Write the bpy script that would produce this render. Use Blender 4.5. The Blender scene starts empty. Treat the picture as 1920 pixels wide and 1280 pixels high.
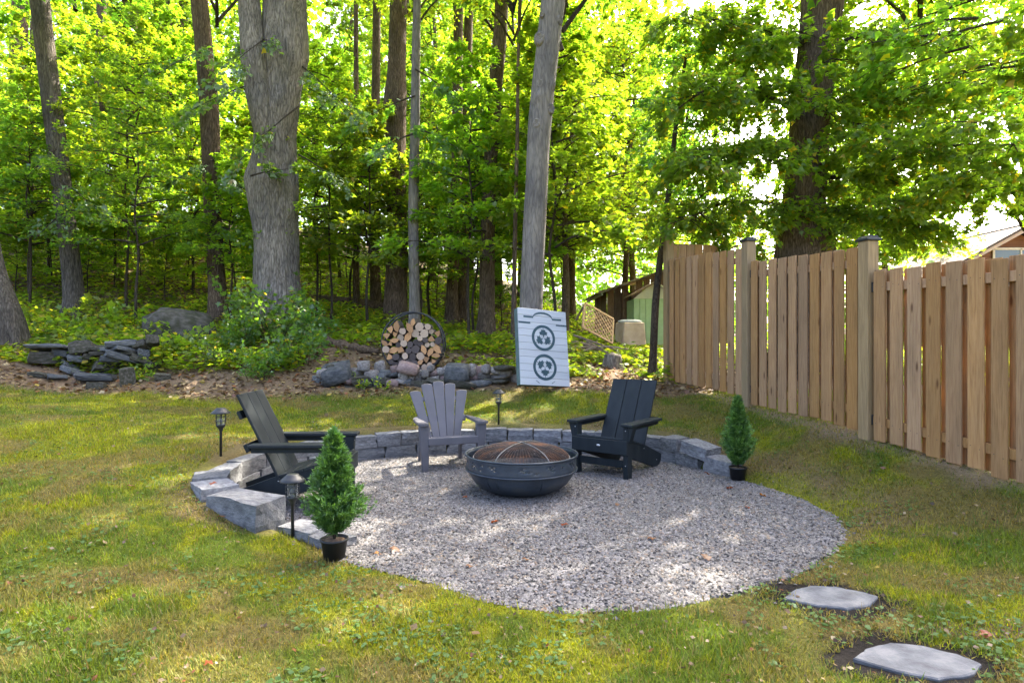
import bpy, bmesh, math, random
import numpy as np
from mathutils import Vector, Matrix, Euler

# ------------------------------------------------------------------ camera, sky, sun, exposure
scene = bpy.context.scene
COL = scene.collection
CAM_H, FPX = 1.42, 1150.0
cam_data = bpy.data.cameras.new("camera")
cam = bpy.data.objects.new("camera", cam_data); COL.objects.link(cam)
cam_data.sensor_width = 36.0
cam_data.lens = 36.0 * FPX / 1920.0
cam_data.clip_end = 600.0
cam.location = (0, 0, CAM_H)
cam.rotation_euler = (math.radians(90), 0, 0)
scene.camera = cam

SUN_AZ, SUN_EL = math.radians(38), math.radians(48)
world = bpy.data.worlds.new("World"); scene.world = world
world.use_nodes = True
wn = world.node_tree
sky = wn.nodes.new("ShaderNodeTexSky"); sky.sky_type = 'NISHITA'; sky.sun_disc = False
sky.sun_elevation = SUN_EL; sky.sun_rotation = SUN_AZ
sky.air_density = 0.6; sky.dust_density = 6.0; sky.ozone_density = 0.2
wn.links.new(sky.outputs[0], wn.nodes["Background"].inputs[0])
wn.nodes["Background"].inputs[1].default_value = 0.15
sun_data = bpy.data.lights.new("sun", 'SUN'); sun_data.energy = 2.5
sun_data.angle = math.radians(0.55); sun_data.color = (1.0, 0.93, 0.80)
sun = bpy.data.objects.new("sun", sun_data); COL.objects.link(sun)
sdir = Vector((math.sin(SUN_AZ)*math.cos(SUN_EL), math.cos(SUN_AZ)*math.cos(SUN_EL), math.sin(SUN_EL)))
sun.rotation_euler = (-sdir).to_track_quat('-Z', 'Y').to_euler()
scene.view_settings.view_transform = 'Standard'
scene.view_settings.look = 'None'
scene.view_settings.exposure = 3.25
scene.view_settings.gamma = 1.0
scene.render.engine = 'CYCLES'
cy = scene.cycles
cy.use_denoising = True
cy.max_bounces = 10; cy.diffuse_bounces = 8; cy.glossy_bounces = 2; cy.transmission_bounces = 8
cy.transparent_max_bounces = 6
cy.sample_clamp_indirect = 8.0
cy.caustics_reflective = False; cy.caustics_refractive = False

# ------------------------------------------------------------------ helpers
RNG = np.random.default_rng(11)
def rng(seed): return np.random.default_rng(seed)
def PX(px, Y): return (px - 960.0) / FPX * Y
def PZ(py, Y): return CAM_H + (640.0 - py) / FPX * Y

def _hash(ix, iy, iz, s):
    h = (ix*374761393 + iy*668265263 + iz*2147483647 + s*974634777) & 0xffffffff
    h = ((h ^ (h >> 13)) * 1274126177) & 0xffffffff
    h = (h ^ (h >> 16)) & 0xffffffff
    return h / 4294967295.0
def vnoise(x, y, z=0.0, s=0):
    x = np.asarray(x, float); y = np.asarray(y, float); z = np.broadcast_to(np.asarray(z, float), x.shape)
    x0 = np.floor(x).astype(np.int64); y0 = np.floor(y).astype(np.int64); z0 = np.floor(z).astype(np.int64)
    fx, fy, fz = x-x0, y-y0, z-z0
    fx = fx*fx*(3-2*fx); fy = fy*fy*(3-2*fy); fz = fz*fz*(3-2*fz)
    r = 0
    for dx in (0, 1):
        for dy in (0, 1):
            for dz in (0, 1):
                w = (fx if dx else 1-fx)*(fy if dy else 1-fy)*(fz if dz else 1-fz)
                r = r + w*_hash(x0+dx, y0+dy, z0+dz, s)
    return r
def fbm(x, y, z=0.0, s=0, o=4):
    r, a, t = 0, 1.0, 0
    for k in range(o):
        r = r + a*vnoise(np.asarray(x)*2**k, np.asarray(y)*2**k, np.asarray(z)*2**k, s+k*7); t += a; a *= .5
    return r/t
def sstep(a, b, x):
    t = np.clip((np.asarray(x, float)-a)/(b-a), 0, 1); return t*t*(3-2*t)

def np_mesh(name, V, F, col=None, mat=None, smooth=False, matidx=None):
    V = np.asarray(V, np.float32); F = np.asarray(F, np.int32)
    me = bpy.data.meshes.new(name)
    me.vertices.add(len(V)); me.vertices.foreach_set("co", V.ravel())
    k = F.shape[1]
    me.loops.add(F.size); me.loops.foreach_set("vertex_index", F.ravel())
    me.polygons.add(len(F))
    me.polygons.foreach_set("loop_start", np.arange(0, F.size, k, dtype=np.int32))
    me.polygons.foreach_set("loop_total", np.full(len(F), k, np.int32))
    if smooth: me.polygons.foreach_set("use_smooth", np.ones(len(F), bool))
    me.update(calc_edges=True)
    if col is not None:
        c = np.ones((len(V), 4), np.float32); c[:, :3] = col
        a = me.color_attributes.new("tint", 'FLOAT_COLOR', 'POINT'); a.data.foreach_set("color", c.ravel())
    if mat is not None:
        for m in (mat if isinstance(mat, (list, tuple)) else [mat]): me.materials.append(m)
    if matidx is not None: me.polygons.foreach_set("material_index", np.asarray(matidx, np.int32))
    return me

def link(name, me, parent=None, loc=(0,0,0), rot=(0,0,0), scale=(1,1,1)):
    o = bpy.data.objects.new(name, me); COL.objects.link(o)
    o.location = loc; o.rotation_euler = rot; o.scale = scale
    if parent is not None: o.parent = parent
    return o
def tag(o, label, cat, group=None):
    o["label"] = label; o["category"] = cat
    if group: o["group"] = group
    return o
def thing(name, label, cat, loc=(0,0,0), rotz=0.0, group=None):
    o = bpy.data.objects.new(name, None); COL.objects.link(o)
    o.empty_display_size = .2
    o.location = loc; o.rotation_euler = (0, 0, rotz)
    return tag(o, label, cat, group)
def stuff(o, label, cat):
    o["kind"] = "stuff"; o["label"] = label; o["category"] = cat; return o
def structure(o, label=None):
    o["kind"] = "structure"
    if label: o["label"] = label
    return o

class MB:
    """collects shapes in a bmesh, linked as one mesh"""
    def __init__(s): s.bm = bmesh.new()
    def box(s, c, size, rot=(0,0,0), bevel=0.0, seg=1, mi=0):
        r = bmesh.ops.create_cube(s.bm, size=1.0)
        vs = r['verts']
        M = Matrix.Translation(Vector(c)) @ Euler(rot).to_matrix().to_4x4() @ Matrix.Diagonal((*size, 1))
        bmesh.ops.transform(s.bm, matrix=M, verts=vs)
        if bevel > 0:
            es = list({e for v in vs for e in v.link_edges})
            bmesh.ops.bevel(s.bm, geom=es, offset=bevel, segments=seg, affect='EDGES', profile=.6)
        return s
    def prism(s, poly, y0, y1, bevel=0.0, M=None):
        """poly in (x,z), extruded y0..y1"""
        a = [s.bm.verts.new((p[0], y0, p[1])) for p in poly]
        b = [s.bm.verts.new((p[0], y1, p[1])) for p in poly]
        n = len(poly)
        fs = [s.bm.faces.new(a), s.bm.faces.new(b[::-1])]
        for i in range(n): fs.append(s.bm.faces.new((a[i], b[i], b[(i+1)%n], a[(i+1)%n])))
        if M is not None: bmesh.ops.transform(s.bm, matrix=M, verts=a+b)
        bmesh.ops.recalc_face_normals(s.bm, faces=fs)
        if bevel > 0:
            es = list({e for f in fs for e in f.edges})
            bmesh.ops.bevel(s.bm, geom=es, offset=bevel, segments=1, affect='EDGES')
        return s
    def tube(s, pts, rad, n=8, closed=False, caps=True):
        pts = [Vector(p) for p in pts]; m = len(pts)
        if not hasattr(rad, '__len__'): rad = [rad]*m
        rings = []
        for i, p in enumerate(pts):
            if closed: d = pts[(i+1)%m]-pts[i-1]
            else: d = pts[min(i+1, m-1)]-pts[max(i-1, 0)]
            d.normalize()
            u = d.orthogonal() if i == 0 else (uprev - d*uprev.dot(d))
            u.normalize(); uprev = u; w = d.cross(u)
            rings.append([s.bm.verts.new(p+(u*math.cos(2*math.pi*k/n)+w*math.sin(2*math.pi*k/n))*rad[i]) for k in range(n)])
        for i in range(m if closed else m-1):
            A, B = rings[i], rings[(i+1)%m]
            for k in range(n):
                f = s.bm.faces.new((A[k], A[(k+1)%n], B[(k+1)%n], B[k])); f.smooth = True
        if caps and not closed:
            s.bm.faces.new(rings[0][::-1]); s.bm.faces.new(rings[-1])
        return s
    def lathe(s, prof, n=40, smooth=True, c=(0,0,0)):
        """prof list of (r,z)"""
        rings = []
        for r, z in prof:
            if r < 1e-5: rings.append([s.bm.verts.new((c[0], c[1], c[2]+z))])
            else: rings.append([s.bm.verts.new((c[0]+r*math.cos(2*math.pi*k/n), c[1]+r*math.sin(2*math.pi*k/n), c[2]+z)) for k in range(n)])
        for A, B in zip(rings[:-1], rings[1:]):
            for k in range(n):
                k2 = (k+1) % n
                if len(A) == 1 and len(B) == 1: continue
                if len(A) == 1: vs = (A[0], B[k2], B[k])
                elif len(B) == 1: vs = (A[k], A[k2], B[0])
                else: vs = (A[k], A[k2], B[k2], B[k])
                f = s.bm.faces.new(vs); f.smooth = smooth
        return s
    def mesh(s, name, mat):
        me = bpy.data.meshes.new(name); s.bm.normal_update(); s.bm.to_mesh(me); s.bm.free()
        if mat is not None:
            for m in (mat if isinstance(mat, (list, tuple)) else [mat]): me.materials.append(m)
        return me
    def build(s, name, mat, parent=None, **k):
        return link(name, s.mesh(name, mat), parent, **k)

# ------------------------------------------------------------------ materials
def new_mat(name):
    m = bpy.data.materials.new(name); m.use_nodes = True
    nt = m.node_tree; b = nt.nodes["Principled BSDF"]
    return m, nt, b
def N(nt, typ, **kw):
    n = nt.nodes.new(typ)
    for k, v in kw.items(): setattr(n, k, v)
    return n
def ramp(nt, fac, stops):
    r = N(nt, "ShaderNodeValToRGB")
    e = r.color_ramp.elements
    while len(e) < len(stops): e.new(.5)
    for el, (p, c) in zip(e, stops): el.position = p; el.color = (*c, 1)
    nt.links.new(fac, r.inputs[0]); return r.outputs[0]
def mixc(nt, fac, a, b, typ='MIX'):
    m = N(nt, "ShaderNodeMix", data_type='RGBA', blend_type=typ)
    for sock, v in ((m.inputs[0], fac), (m.inputs[6], a), (m.inputs[7], b)):
        if isinstance(v, (int, float)): sock.default_value = v
        elif isinstance(v, tuple): sock.default_value = (*v, 1)
        else: nt.links.new(v, sock)
    return m.outputs[2]
def coords(nt, stretch=(1,1,1), rand=True, kind='Object'):
    tc = N(nt, "ShaderNodeTexCoord"); mp = N(nt, "ShaderNodeMapping")
    mp.inputs['Scale'].default_value = stretch
    nt.links.new(tc.outputs[kind], mp.inputs[0])
    oi = N(nt, "ShaderNodeObjectInfo")
    if rand:
        mu = N(nt, "ShaderNodeVectorMath", operation='SCALE'); mu.inputs[0].default_value = (37.1, 23.7, 51.3)
        nt.links.new(oi.outputs['Random'], mu.inputs['Scale'])
        nt.links.new(mu.outputs[0], mp.inputs['Location'])
    return mp.outputs[0], oi.outputs['Random']
def noise(nt, vec, scale, detail=5, rough=.55, dist=0.0):
    n = N(nt, "ShaderNodeTexNoise"); n.inputs['Scale'].default_value = scale
    n.inputs['Detail'].default_value = detail; n.inputs['Roughness'].default_value = rough
    n.inputs['Distortion'].default_value = dist
    nt.links.new(vec, n.inputs['Vector']); return n.outputs['Fac']
def bump(nt, b, h, strength=.3, dist=.02):
    bp = N(nt, "ShaderNodeBump"); bp.inputs['Strength'].default_value = strength; bp.inputs['Distance'].default_value = dist
    nt.links.new(h, bp.inputs['Height']); nt.links.new(bp.outputs[0], b.inputs['Normal'])

def mat_noise(name, stops, scale=8, rough=.75, bmp=.3, bdist=.01, stretch=(1,1,1), vary=0.25, detail=6, metal=0.0, spec=.4, fine=None):
    """colours by noise, each object a little lighter or darker"""
    m, nt, b = new_mat(name)
    v, r = coords(nt, stretch)
    f = noise(nt, v, scale, detail)
    c = ramp(nt, f, stops)
    if vary:
        mr = N(nt, "ShaderNodeMapRange"); mr.inputs[3].default_value = 1-vary; mr.inputs[4].default_value = 1+vary
        nt.links.new(r, mr.inputs[0])
        hs = N(nt, "ShaderNodeHueSaturation"); nt.links.new(mr.outputs[0], hs.inputs['Value']); nt.links.new(c, hs.inputs['Color'])
        c = hs.outputs[0]
    nt.links.new(c, b.inputs['Base Color'])
    b.inputs['Roughness'].default_value = rough; b.inputs['Metallic'].default_value = metal
    b.inputs['Specular IOR Level'].default_value = spec
    if bmp: bump(nt, b, noise(nt, v, fine or scale*2.5, 8, .65), bmp, bdist)
    return m

def mat_tint(name, rough=.9, fine=60, lo=.55, hi=1.35, bmp=.5, bdist=.012, spec=.15):
    """colour from the mesh's own tint, broken up by fine noise"""
    m, nt, b = new_mat(name)
    at = N(nt, "ShaderNodeAttribute", attribute_name="tint")
    v, r = coords(nt, rand=False)
    f = noise(nt, v, fine, 8, .7)
    g = ramp(nt, f, [(.3, (lo,)*3), (.7, (hi,)*3)])
    c = mixc(nt, 1.0, at.outputs['Color'], g, 'MULTIPLY')
    nt.links.new(c, b.inputs['Base Color']); b.inputs['Roughness'].default_value = rough
    b.inputs['Specular IOR Level'].default_value = spec
    if bmp: bump(nt, b, f, bmp, bdist)
    return m

def mat_leaf(name, trans=.5, tg=(2.6, 2.3, .9), gloss=.06, rand=True):
    m = bpy.data.materials.new(name); m.use_nodes = True; nt = m.node_tree
    nt.nodes.clear()
    out = N(nt, "ShaderNodeOutputMaterial")
    at = N(nt, "ShaderNodeAttribute", attribute_name="tint")
    oi = N(nt, "ShaderNodeObjectInfo")
    hs = N(nt, "ShaderNodeHueSaturation")
    mr = N(nt, "ShaderNodeMapRange"); mr.inputs[3].default_value = .490; mr.inputs[4].default_value = .522
    mr2 = N(nt, "ShaderNodeMapRange"); mr2.inputs[3].default_value = .9; mr2.inputs[4].default_value = 1.2
    nt.links.new(oi.outputs['Random'], mr.inputs[0]); nt.links.new(oi.outputs['Random'], mr2.inputs[0])
    if rand: nt.links.new(mr.outputs[0], hs.inputs['Hue']); nt.links.new(mr2.outputs[0], hs.inputs['Value'])
    nt.links.new(at.outputs['Color'], hs.inputs['Color'])
    tc = mixc(nt, 1.0, hs.outputs[0], tg, 'MULTIPLY')
    d = N(nt, "ShaderNodeBsdfDiffuse"); nt.links.new(hs.outputs[0], d.inputs[0])
    t = N(nt, "ShaderNodeBsdfTranslucent"); nt.links.new(tc, t.inputs[0])
    g = N(nt, "ShaderNodeBsdfGlossy"); g.inputs['Roughness'].default_value = .45; g.inputs[0].default_value = (.9,.95,1,1)
    mx = N(nt, "ShaderNodeMixShader"); mx.inputs[0].default_value = trans
    nt.links.new(d.outputs[0], mx.inputs[1]); nt.links.new(t.outputs[0], mx.inputs[2])
    mx2 = N(nt, "ShaderNodeMixShader"); mx2.inputs[0].default_value = gloss
    nt.links.new(mx.outputs[0], mx2.inputs[1]); nt.links.new(g.outputs[0], mx2.inputs[2])
    nt.links.new(mx2.outputs[0], out.inputs[0])
    return m

def mat_bark(name, c0, c1, c2, scale=1.0, strength=1.0):
    """furrowed bark: long cracks between plates, flecks, weathered patches"""
    m, nt, b = new_mat(name)
    v, r = coords(nt, (1, 1, .19))
    wob = N(nt, "ShaderNodeTexNoise"); wob.inputs['Scale'].default_value = 9*scale; wob.inputs['Detail'].default_value = 3
    nt.links.new(v, wob.inputs['Vector'])
    add = N(nt, "ShaderNodeMix", data_type='VECTOR'); add.inputs[0].default_value = .16
    nt.links.new(v, add.inputs[4]); nt.links.new(wob.outputs['Color'], add.inputs[5])
    vo = N(nt, "ShaderNodeTexVoronoi", feature='DISTANCE_TO_EDGE'); vo.inputs['Scale'].default_value = 26*scale
    nt.links.new(add.outputs[1], vo.inputs['Vector'])
    crack = ramp(nt, vo.outputs['Distance'], [(.0, (0, 0, 0)), (.16, (.55, .55, .55)), (.42, (1, 1, 1))])
    v2, _ = coords(nt, (1, 1, .12))
    f2 = noise(nt, v2, 34*scale, 9, .74, .4)
    vv, _ = coords(nt, (1, 1, .6))
    big = noise(nt, vv, 2.4, 5)
    hm = N(nt, "ShaderNodeMath", operation='MULTIPLY_ADD'); nt.links.new(f2, hm.inputs[0]); hm.inputs[1].default_value = 1.0
    half = N(nt, "ShaderNodeMath", operation='MULTIPLY'); nt.links.new(crack, half.inputs[0]); half.inputs[1].default_value = .3
    nt.links.new(half.outputs[0], hm.inputs[2])
    c = ramp(nt, hm.outputs[0], [(.42, c0), (.72, c1), (1.0, c2)])
    g = ramp(nt, big, [(.3, (.70, .70, .72)), (.7, (1.25, 1.2, 1.12))])
    c = mixc(nt, 1.0, c, g, 'MULTIPLY')
    nt.links.new(c, b.inputs['Base Color']); b.inputs['Roughness'].default_value = .92
    b.inputs['Specular IOR Level'].default_value = .15
    bump(nt, b, hm.outputs[0], strength, .045)
    return m

def mat_board(name, cols, vary=.15, knots=True, rough=.8):
    """sawn timber: grain along local z, knots, every board its own shade"""
    m, nt, b = new_mat(name)
    v, r = coords(nt, (1, 1, .09))
    f = noise(nt, v, 90, 6, .6, .3)
    c = ramp(nt, f, [(.3, cols[0]), (.52, cols[1]), (.75, cols[2])])
    v2, _ = coords(nt, (1, 1, .35))
    wide = noise(nt, v2, 5, 3)
    wv = ramp(nt, wide, [(.3, (.82, .83, .86)), (.7, (1.12, 1.08, 1.03))])
    c = mixc(nt, 1.0, c, wv, 'MULTIPLY')
    if knots:
        v3, _ = coords(nt, (0, 1, .5))
        vo = N(nt, "ShaderNodeTexVoronoi"); vo.inputs['Scale'].default_value = 7.0
        nt.links.new(v3, vo.inputs['Vector'])
        kf = ramp(nt, vo.outputs['Distance'], [(.05, (.28, .20, .15)), (.13, (1, 1, 1))])
        c = mixc(nt, .85, c, kf, 'MULTIPLY')
    mr = N(nt, "ShaderNodeMapRange"); mr.inputs[3].default_value = 1-vary; mr.inputs[4].default_value = 1+vary
    nt.links.new(r, mr.inputs[0])
    mr2 = N(nt, "ShaderNodeMath", operation='FRACT'); mu = N(nt, "ShaderNodeMath", operation='MULTIPLY')
    nt.links.new(r, mu.inputs[0]); mu.inputs[1].default_value = 17.3; nt.links.new(mu.outputs[0], mr2.inputs[0])
    sat = N(nt, "ShaderNodeMapRange"); sat.inputs[3].default_value = .86; sat.inputs[4].default_value = 1.06
    nt.links.new(mr2.outputs[0], sat.inputs[0])
    hs = N(nt, "ShaderNodeHueSaturation"); nt.links.new(mr.outputs[0], hs.inputs['Value']); nt.links.new(sat.outputs[0], hs.inputs['Saturation'])
    nt.links.new(c, hs.inputs['Color'])
    nt.links.new(hs.outputs[0], b.inputs['Base Color'])
    b.inputs['Roughness'].default_value = rough; b.inputs['Specular IOR Level'].default_value = .25
    bump(nt, b, f, .25, .004)
    return m

M = {}
M['ground'] = mat_tint("ground_soil", fine=45, lo=.5, hi=1.45, bmp=.8, bdist=.02)
M['gravel'] = mat_tint("gravel_stone", fine=90, lo=.7, hi=1.3, bmp=.25, bdist=.004, rough=.85)
M['grass'] = mat_leaf("grass_blade", .38, (1.8, 1.75, .7), .012, rand=False)
M['leaf'] = mat_leaf("maple_leaf", .60, (3.1, 3.3, .9), .03)
M['leaf_front'] = mat_leaf("shaded_side_leaf", .55, (3.2, 3.3, .8), .06)
M['litter'] = mat_leaf("dry_leaf", .2, (1.4, 1.2, .8), .03, rand=False)
M['conifer'] = mat_leaf("conifer_needle", .25, (1.6, 1.7, .8), .05)
M['bark_grey'] = mat_bark("bark_grey", (.09, .079, .067), (.26, .23, .198), (.40, .365, .322))
M['bark_brown'] = mat_bark("bark_brown", (.06, .042, .029), (.165, .12, .085), (.27, .205, .15), 1.1)
M['bark_smooth'] = mat_bark("bark_smooth_grey", (.11, .10, .089), (.19, .172, .154), (.26, .24, .218), .8, .5)
M['bark_dark'] = mat_bark("bark_dark_grey", (.05, .043, .037), (.135, .118, .10), (.235, .21, .185))
M['branch'] = mat_bark("branch_bark", (.03, .024, .018), (.10, .08, .06), (.17, .145, .115), 1.6)
M['block'] = mat_noise("cut_stone", [(.3, (.09, .091, .095)), (.5, (.155, .156, .161)), (.72, (.24, .24, .243))], 9, .85, .7, .02, vary=.22, fine=26)
M['rubble'] = mat_noise("field_stone", [(.3, (.11, .096, .085)), (.5, (.20, .178, .16)), (.72, (.30, .272, .25))], 6, .9, .5, .02, vary=.35, fine=24)
M['rubble_pink'] = mat_noise("pink_field_stone", [(.3, (.15, .10, .088)), (.7, (.28, .20, .178))], 6, .9, .5, .02, vary=.25, fine=24)
M['rubble_dark'] = mat_noise("slate_field_stone", [(.3, (.035, .038, .04)), (.5, (.075, .078, .08)), (.75, (.14, .14, .138))], 6, .9, .5, .02, vary=.35, fine=24)
M['rubble_moss'] = mat_noise("mossy_stone", [(.38, (.035, .036, .018)), (.52, (.065, .058, .044)), (.7, (.12, .108, .092))], 7, .95, .6, .02, vary=.25, fine=24)
M['flag'] = mat_noise("blue_flagstone", [(.32, (.06, .062, .068)), (.52, (.108, .112, .12)), (.70, (.17, .17, .172))], 9, .85, .5, .012, vary=.06, fine=60)
M['fence'] = mat_board("fence_board", [(.235, .124, .050), (.34, .190, .080), (.40, .238, .110)])
M['post'] = mat_board("treated_post", [(.19, .125, .055), (.27, .182, .085), (.33, .23, .115)], .1)
M['black_metal'] = mat_noise("black_metal", [(.3, (.012, .013, .015)), (.7, (.03, .032, .035))], 14, .42, .1, .002, vary=.1)
M['pit'] = mat_noise("painted_steel", [(.32, (.020, .026, .034)), (.5, (.032, .042, .055)), (.72, (.055, .058, .06))], 6, .42, .12, .004, vary=0)
M['rust'] = mat_noise("rusty_mesh", [(.36, (.025, .022, .021)), (.5, (.06, .04, .030)), (.68, (.15, .07, .034))], 7, .85, .5, .006, vary=0, fine=90)
M['bar'] = mat_noise("grey_bar", [(.3, (.10, .095, .09)), (.7, (.19, .18, .165))], 16, .5, .1, .002, vary=0)
M['black_chair'] = mat_noise("black_recycled_board", [(.3, (.009, .013, .016)), (.7, (.017, .022, .025))], 10, .58, .12, .002, stretch=(1, 1, .3), vary=.06, fine=80, spec=.2)
M['grey_chair'] = mat_noise("slate_plastic", [(.3, (.078, .074, .082)), (.7, (.102, .097, .106))], 6, .48, .08, .001, vary=.04, fine=120)
M['screw'] = mat_noise("steel_screw", [(.3, (.45, .45, .45)), (.7, (.6, .6, .6))], 10, .35, 0, vary=0, metal=.8)
M['pot'] = mat_noise("black_plastic", [(.3, (.008, .008, .009)), (.7, (.018, .018, .019))], 10, .5, .1, .002, vary=.1)
M['mulch'] = mat_noise("mulch", [(.3, (.05, .03, .02)), (.5, (.16, .10, .06)), (.7, (.30, .21, .13))], 40, .95, .9, .02, vary=.1)
M['log_end'] = mat_noise("split_wood", [(.3, (.27, .125, .05)), (.5, (.42, .225, .10)), (.7, (.50, .31, .16))], 14, .85, .4, .006, vary=.28, fine=40)
M['log_pale'] = mat_noise("pale_log_end", [(.3, (.30, .20, .13)), (.5, (.42, .305, .215)), (.7, (.50, .39, .29))], 16, .85, .4, .006, vary=.2, fine=40)
M['log_dark'] = mat_noise("weathered_log_end", [(.3, (.035, .028, .026)), (.5, (.075, .058, .052)), (.7, (.12, .095, .086))], 16, .9, .4, .006, vary=.3, fine=40)
M['log_bark'] = mat_noise("log_bark", [(.3, (.05, .04, .035)), (.7, (.17, .14, .12))], 20, .95, .7, .01, stretch=(1, .2, 1), vary=.2)
M['white_paint'] = mat_noise("white_painted_plank", [(.3, (.38, .40, .42)), (.5, (.46, .475, .49)), (.75, (.51, .52, .53))], 5, .6, .15, .002, stretch=(.15, 1, 1), vary=.05, fine=60)
M['teal_paint'] = mat_noise("dark_teal_paint", [(.3, (.02, .05, .065)), (.7, (.04, .085, .10))], 14, .6, .1, .002, vary=0)
M['side_paint'] = mat_noise("teal_side", [(.3, (.06, .10, .10)), (.7, (.11, .155, .15))], 14, .7, .1, .002, vary=0)
M['shed_wood'] = mat_board("old_shed_board", [(.12, .062, .034), (.25, .14, .08), (.35, .215, .13)], .25)
M['shingle'] = mat_noise("weathered_shingle", [(.3, (.14, .11, .085)), (.5, (.26, .22, .175)), (.7, (.38, .33, .28))], 10, .9, .4, .01, vary=.3)
M['house_roof'] = mat_noise("brown_roof", [(.3, (.06, .045, .035)), (.7, (.12, .09, .07))], 10, .95, .4, .01, vary=.1)
M['green_metal'] = mat_noise("pale_green_panel", [(.3, (.36, .46, .22)), (.7, (.48, .58, .30))], 5, .5, .05, .002, vary=.06)
M['cream'] = mat_noise("cream_paint", [(.3, (.62, .55, .38)), (.7, (.74, .67, .50))], 5, .6, .05, .002, vary=.04)
M['beige'] = mat_noise("sun_bleached_plastic", [(.3, (.46, .30, .19)), (.5, (.60, .42, .28)), (.7, (.68, .52, .38))], 3, .7, .2, .006, vary=0)
M['lid'] = mat_noise("pale_lid", [(.3, (.5, .5, .48)), (.7, (.66, .65, .62))], 5, .7, .2, .006, vary=0)
M['lattice'] = mat_noise("lattice_wood", [(.3, (.42, .24, .12)), (.7, (.62, .42, .24))], 18, .8, .2, .003, vary=.15)
M['house_wall'] = mat_noise("brown_siding", [(.3, (.16, .07, .035)), (.7, (.27, .13, .06))], 6, .8, .2, .006, stretch=(.2, 1, 1), vary=.1)
M['house_trim'] = mat_noise("tan_trim", [(.3, (.48, .34, .22)), (.7, (.60, .46, .32))], 5, .7, .1, .003, vary=.05)
M['twig'] = mat_noise("dry_twig", [(.3, (.16, .11, .075)), (.7, (.34, .26, .19))], 20, .95, .5, .004, vary=.25)
def _glass():
    m, nt, b = new_mat("lantern_glass")
    b.inputs['Base Color'].default_value = (.86, .88, .86, 1); b.inputs['Roughness'].default_value = .12
    b.inputs['Transmission Weight'].default_value = .85; b.inputs['IOR'].default_value = 1.2
    return m
M['glass'] = _glass()
def _window():
    m, nt, b = new_mat("window_glass")
    b.inputs['Base Color'].default_value = (.10, .13, .12, 1); b.inputs['Roughness'].default_value = .05
    b.inputs['Specular IOR Level'].default_value = .9
    return m
M['window'] = _window()
# ------------------------------------------------------------------ terrain
CTRL = np.array([
 (0,1,0),(0,2.4,0),(0,3,0),(-1,3.6,0),(1,3.2,0),(2,3.8,0),(2.65,4.7,.02),(-2,2,.02),(2,2,0),(-3.3,2.6,.07),
 (-1.5,4.2,.01),(-1.75,4.2,.04),(-2.5,4.7,.22),(-2.25,4.5,.17),(-1.95,4.4,.09),(-2.9,5.9,.34),(-2.75,5.2,.27),(-3.5,4,.18),(-5,4,.25),(-5,6,.45),(-6,8,.62),
 (-2.6,7,.37),(-1.5,8,.36),(0,8.2,.34),(1.2,8.1,.33),(2.1,7.4,.30),(2.5,6.7,.17),(2.95,5.5,.10),(0,5.5,.1),
 (3.63,6.25,.46),(3.97,4.75,.31),(3.18,8.25,.55),(2.71,10.5,.72),(4.4,3,.10),(4.6,1,.03),(3.3,3.6,.05),
 (6,6,.45),(6,10,.7),(8,4,.3),
 (-7,9.7,.72),(-5,9.7,.68),(-3,9.6,.66),(-2,9.6,.66),(0,9.6,.68),(1,9.4,.70),(2,9.6,.66),
 (-8,10.6,1.15),(-5,10.5,1.05),(-3,10.5,.98),(-2,10.5,.93),(0,10.5,.93),(1,10.6,.86),(2,11.5,.93),
 (-9,11,1.42),(-9.6,13.5,2.0),(-6.75,14,1.9),(-4.9,13,1.7),(-2,13,1.55),(-.6,14,1.58),(-1.4,16,1.85),(-2.8,14.5,1.75),
 (2.5,16,1.42),(3,14,1.30),(-5,18,2.65),(-10,18,3.6),(-12,25,5.7),(-5,25,4.4),(0,25,3.2),(6,25,1.5),(-15,40,9),(0,40,5.2),(12,40,1.8),
 (12,15,.8),(12,0,0),(-12,0,.15),(-12,6,.8),(0,-8,0),(20,25,1.0),(20,5,.3),(-20,12,2.4),(-20,0,.3),(-20,25,6.6)], float)
def _tps():
    P, z = CTRL[:, :2], CTRL[:, 2]
    n = len(P)
    d2 = ((P[:, None]-P[None])**2).sum(-1)
    K = np.where(d2 > 0, .5*d2*np.log(np.maximum(d2, 1e-12)), 0) + np.eye(n)*.02
    A = np.zeros((n+3, n+3)); A[:n, :n] = K; A[:n, n] = 1; A[:n, n+1:] = P; A[n, :n] = 1; A[n+1:, :n] = P.T
    return np.linalg.solve(A, np.r_[z, 0, 0, 0])
_W = _tps()
def lawn_h(x, y):
    x = np.clip(np.asarray(x, float), -20, 20); y = np.clip(np.asarray(y, float), -8, 42)
    sh = np.broadcast(x, y).shape
    x = np.broadcast_to(x, sh).ravel(); y = np.broadcast_to(y, sh).ravel()
    out = np.empty(len(x))
    for i in range(0, len(x), 60000):
        X, Y = x[i:i+60000], y[i:i+60000]
        d2 = (X[:, None]-CTRL[None, :, 0])**2 + (Y[:, None]-CTRL[None, :, 1])**2
        out[i:i+60000] = (.5*d2*np.log(np.maximum(d2, 1e-12)))@_W[:len(CTRL)] + _W[-3] + _W[-2]*X + _W[-1]*Y
    return out.reshape(sh)

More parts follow.
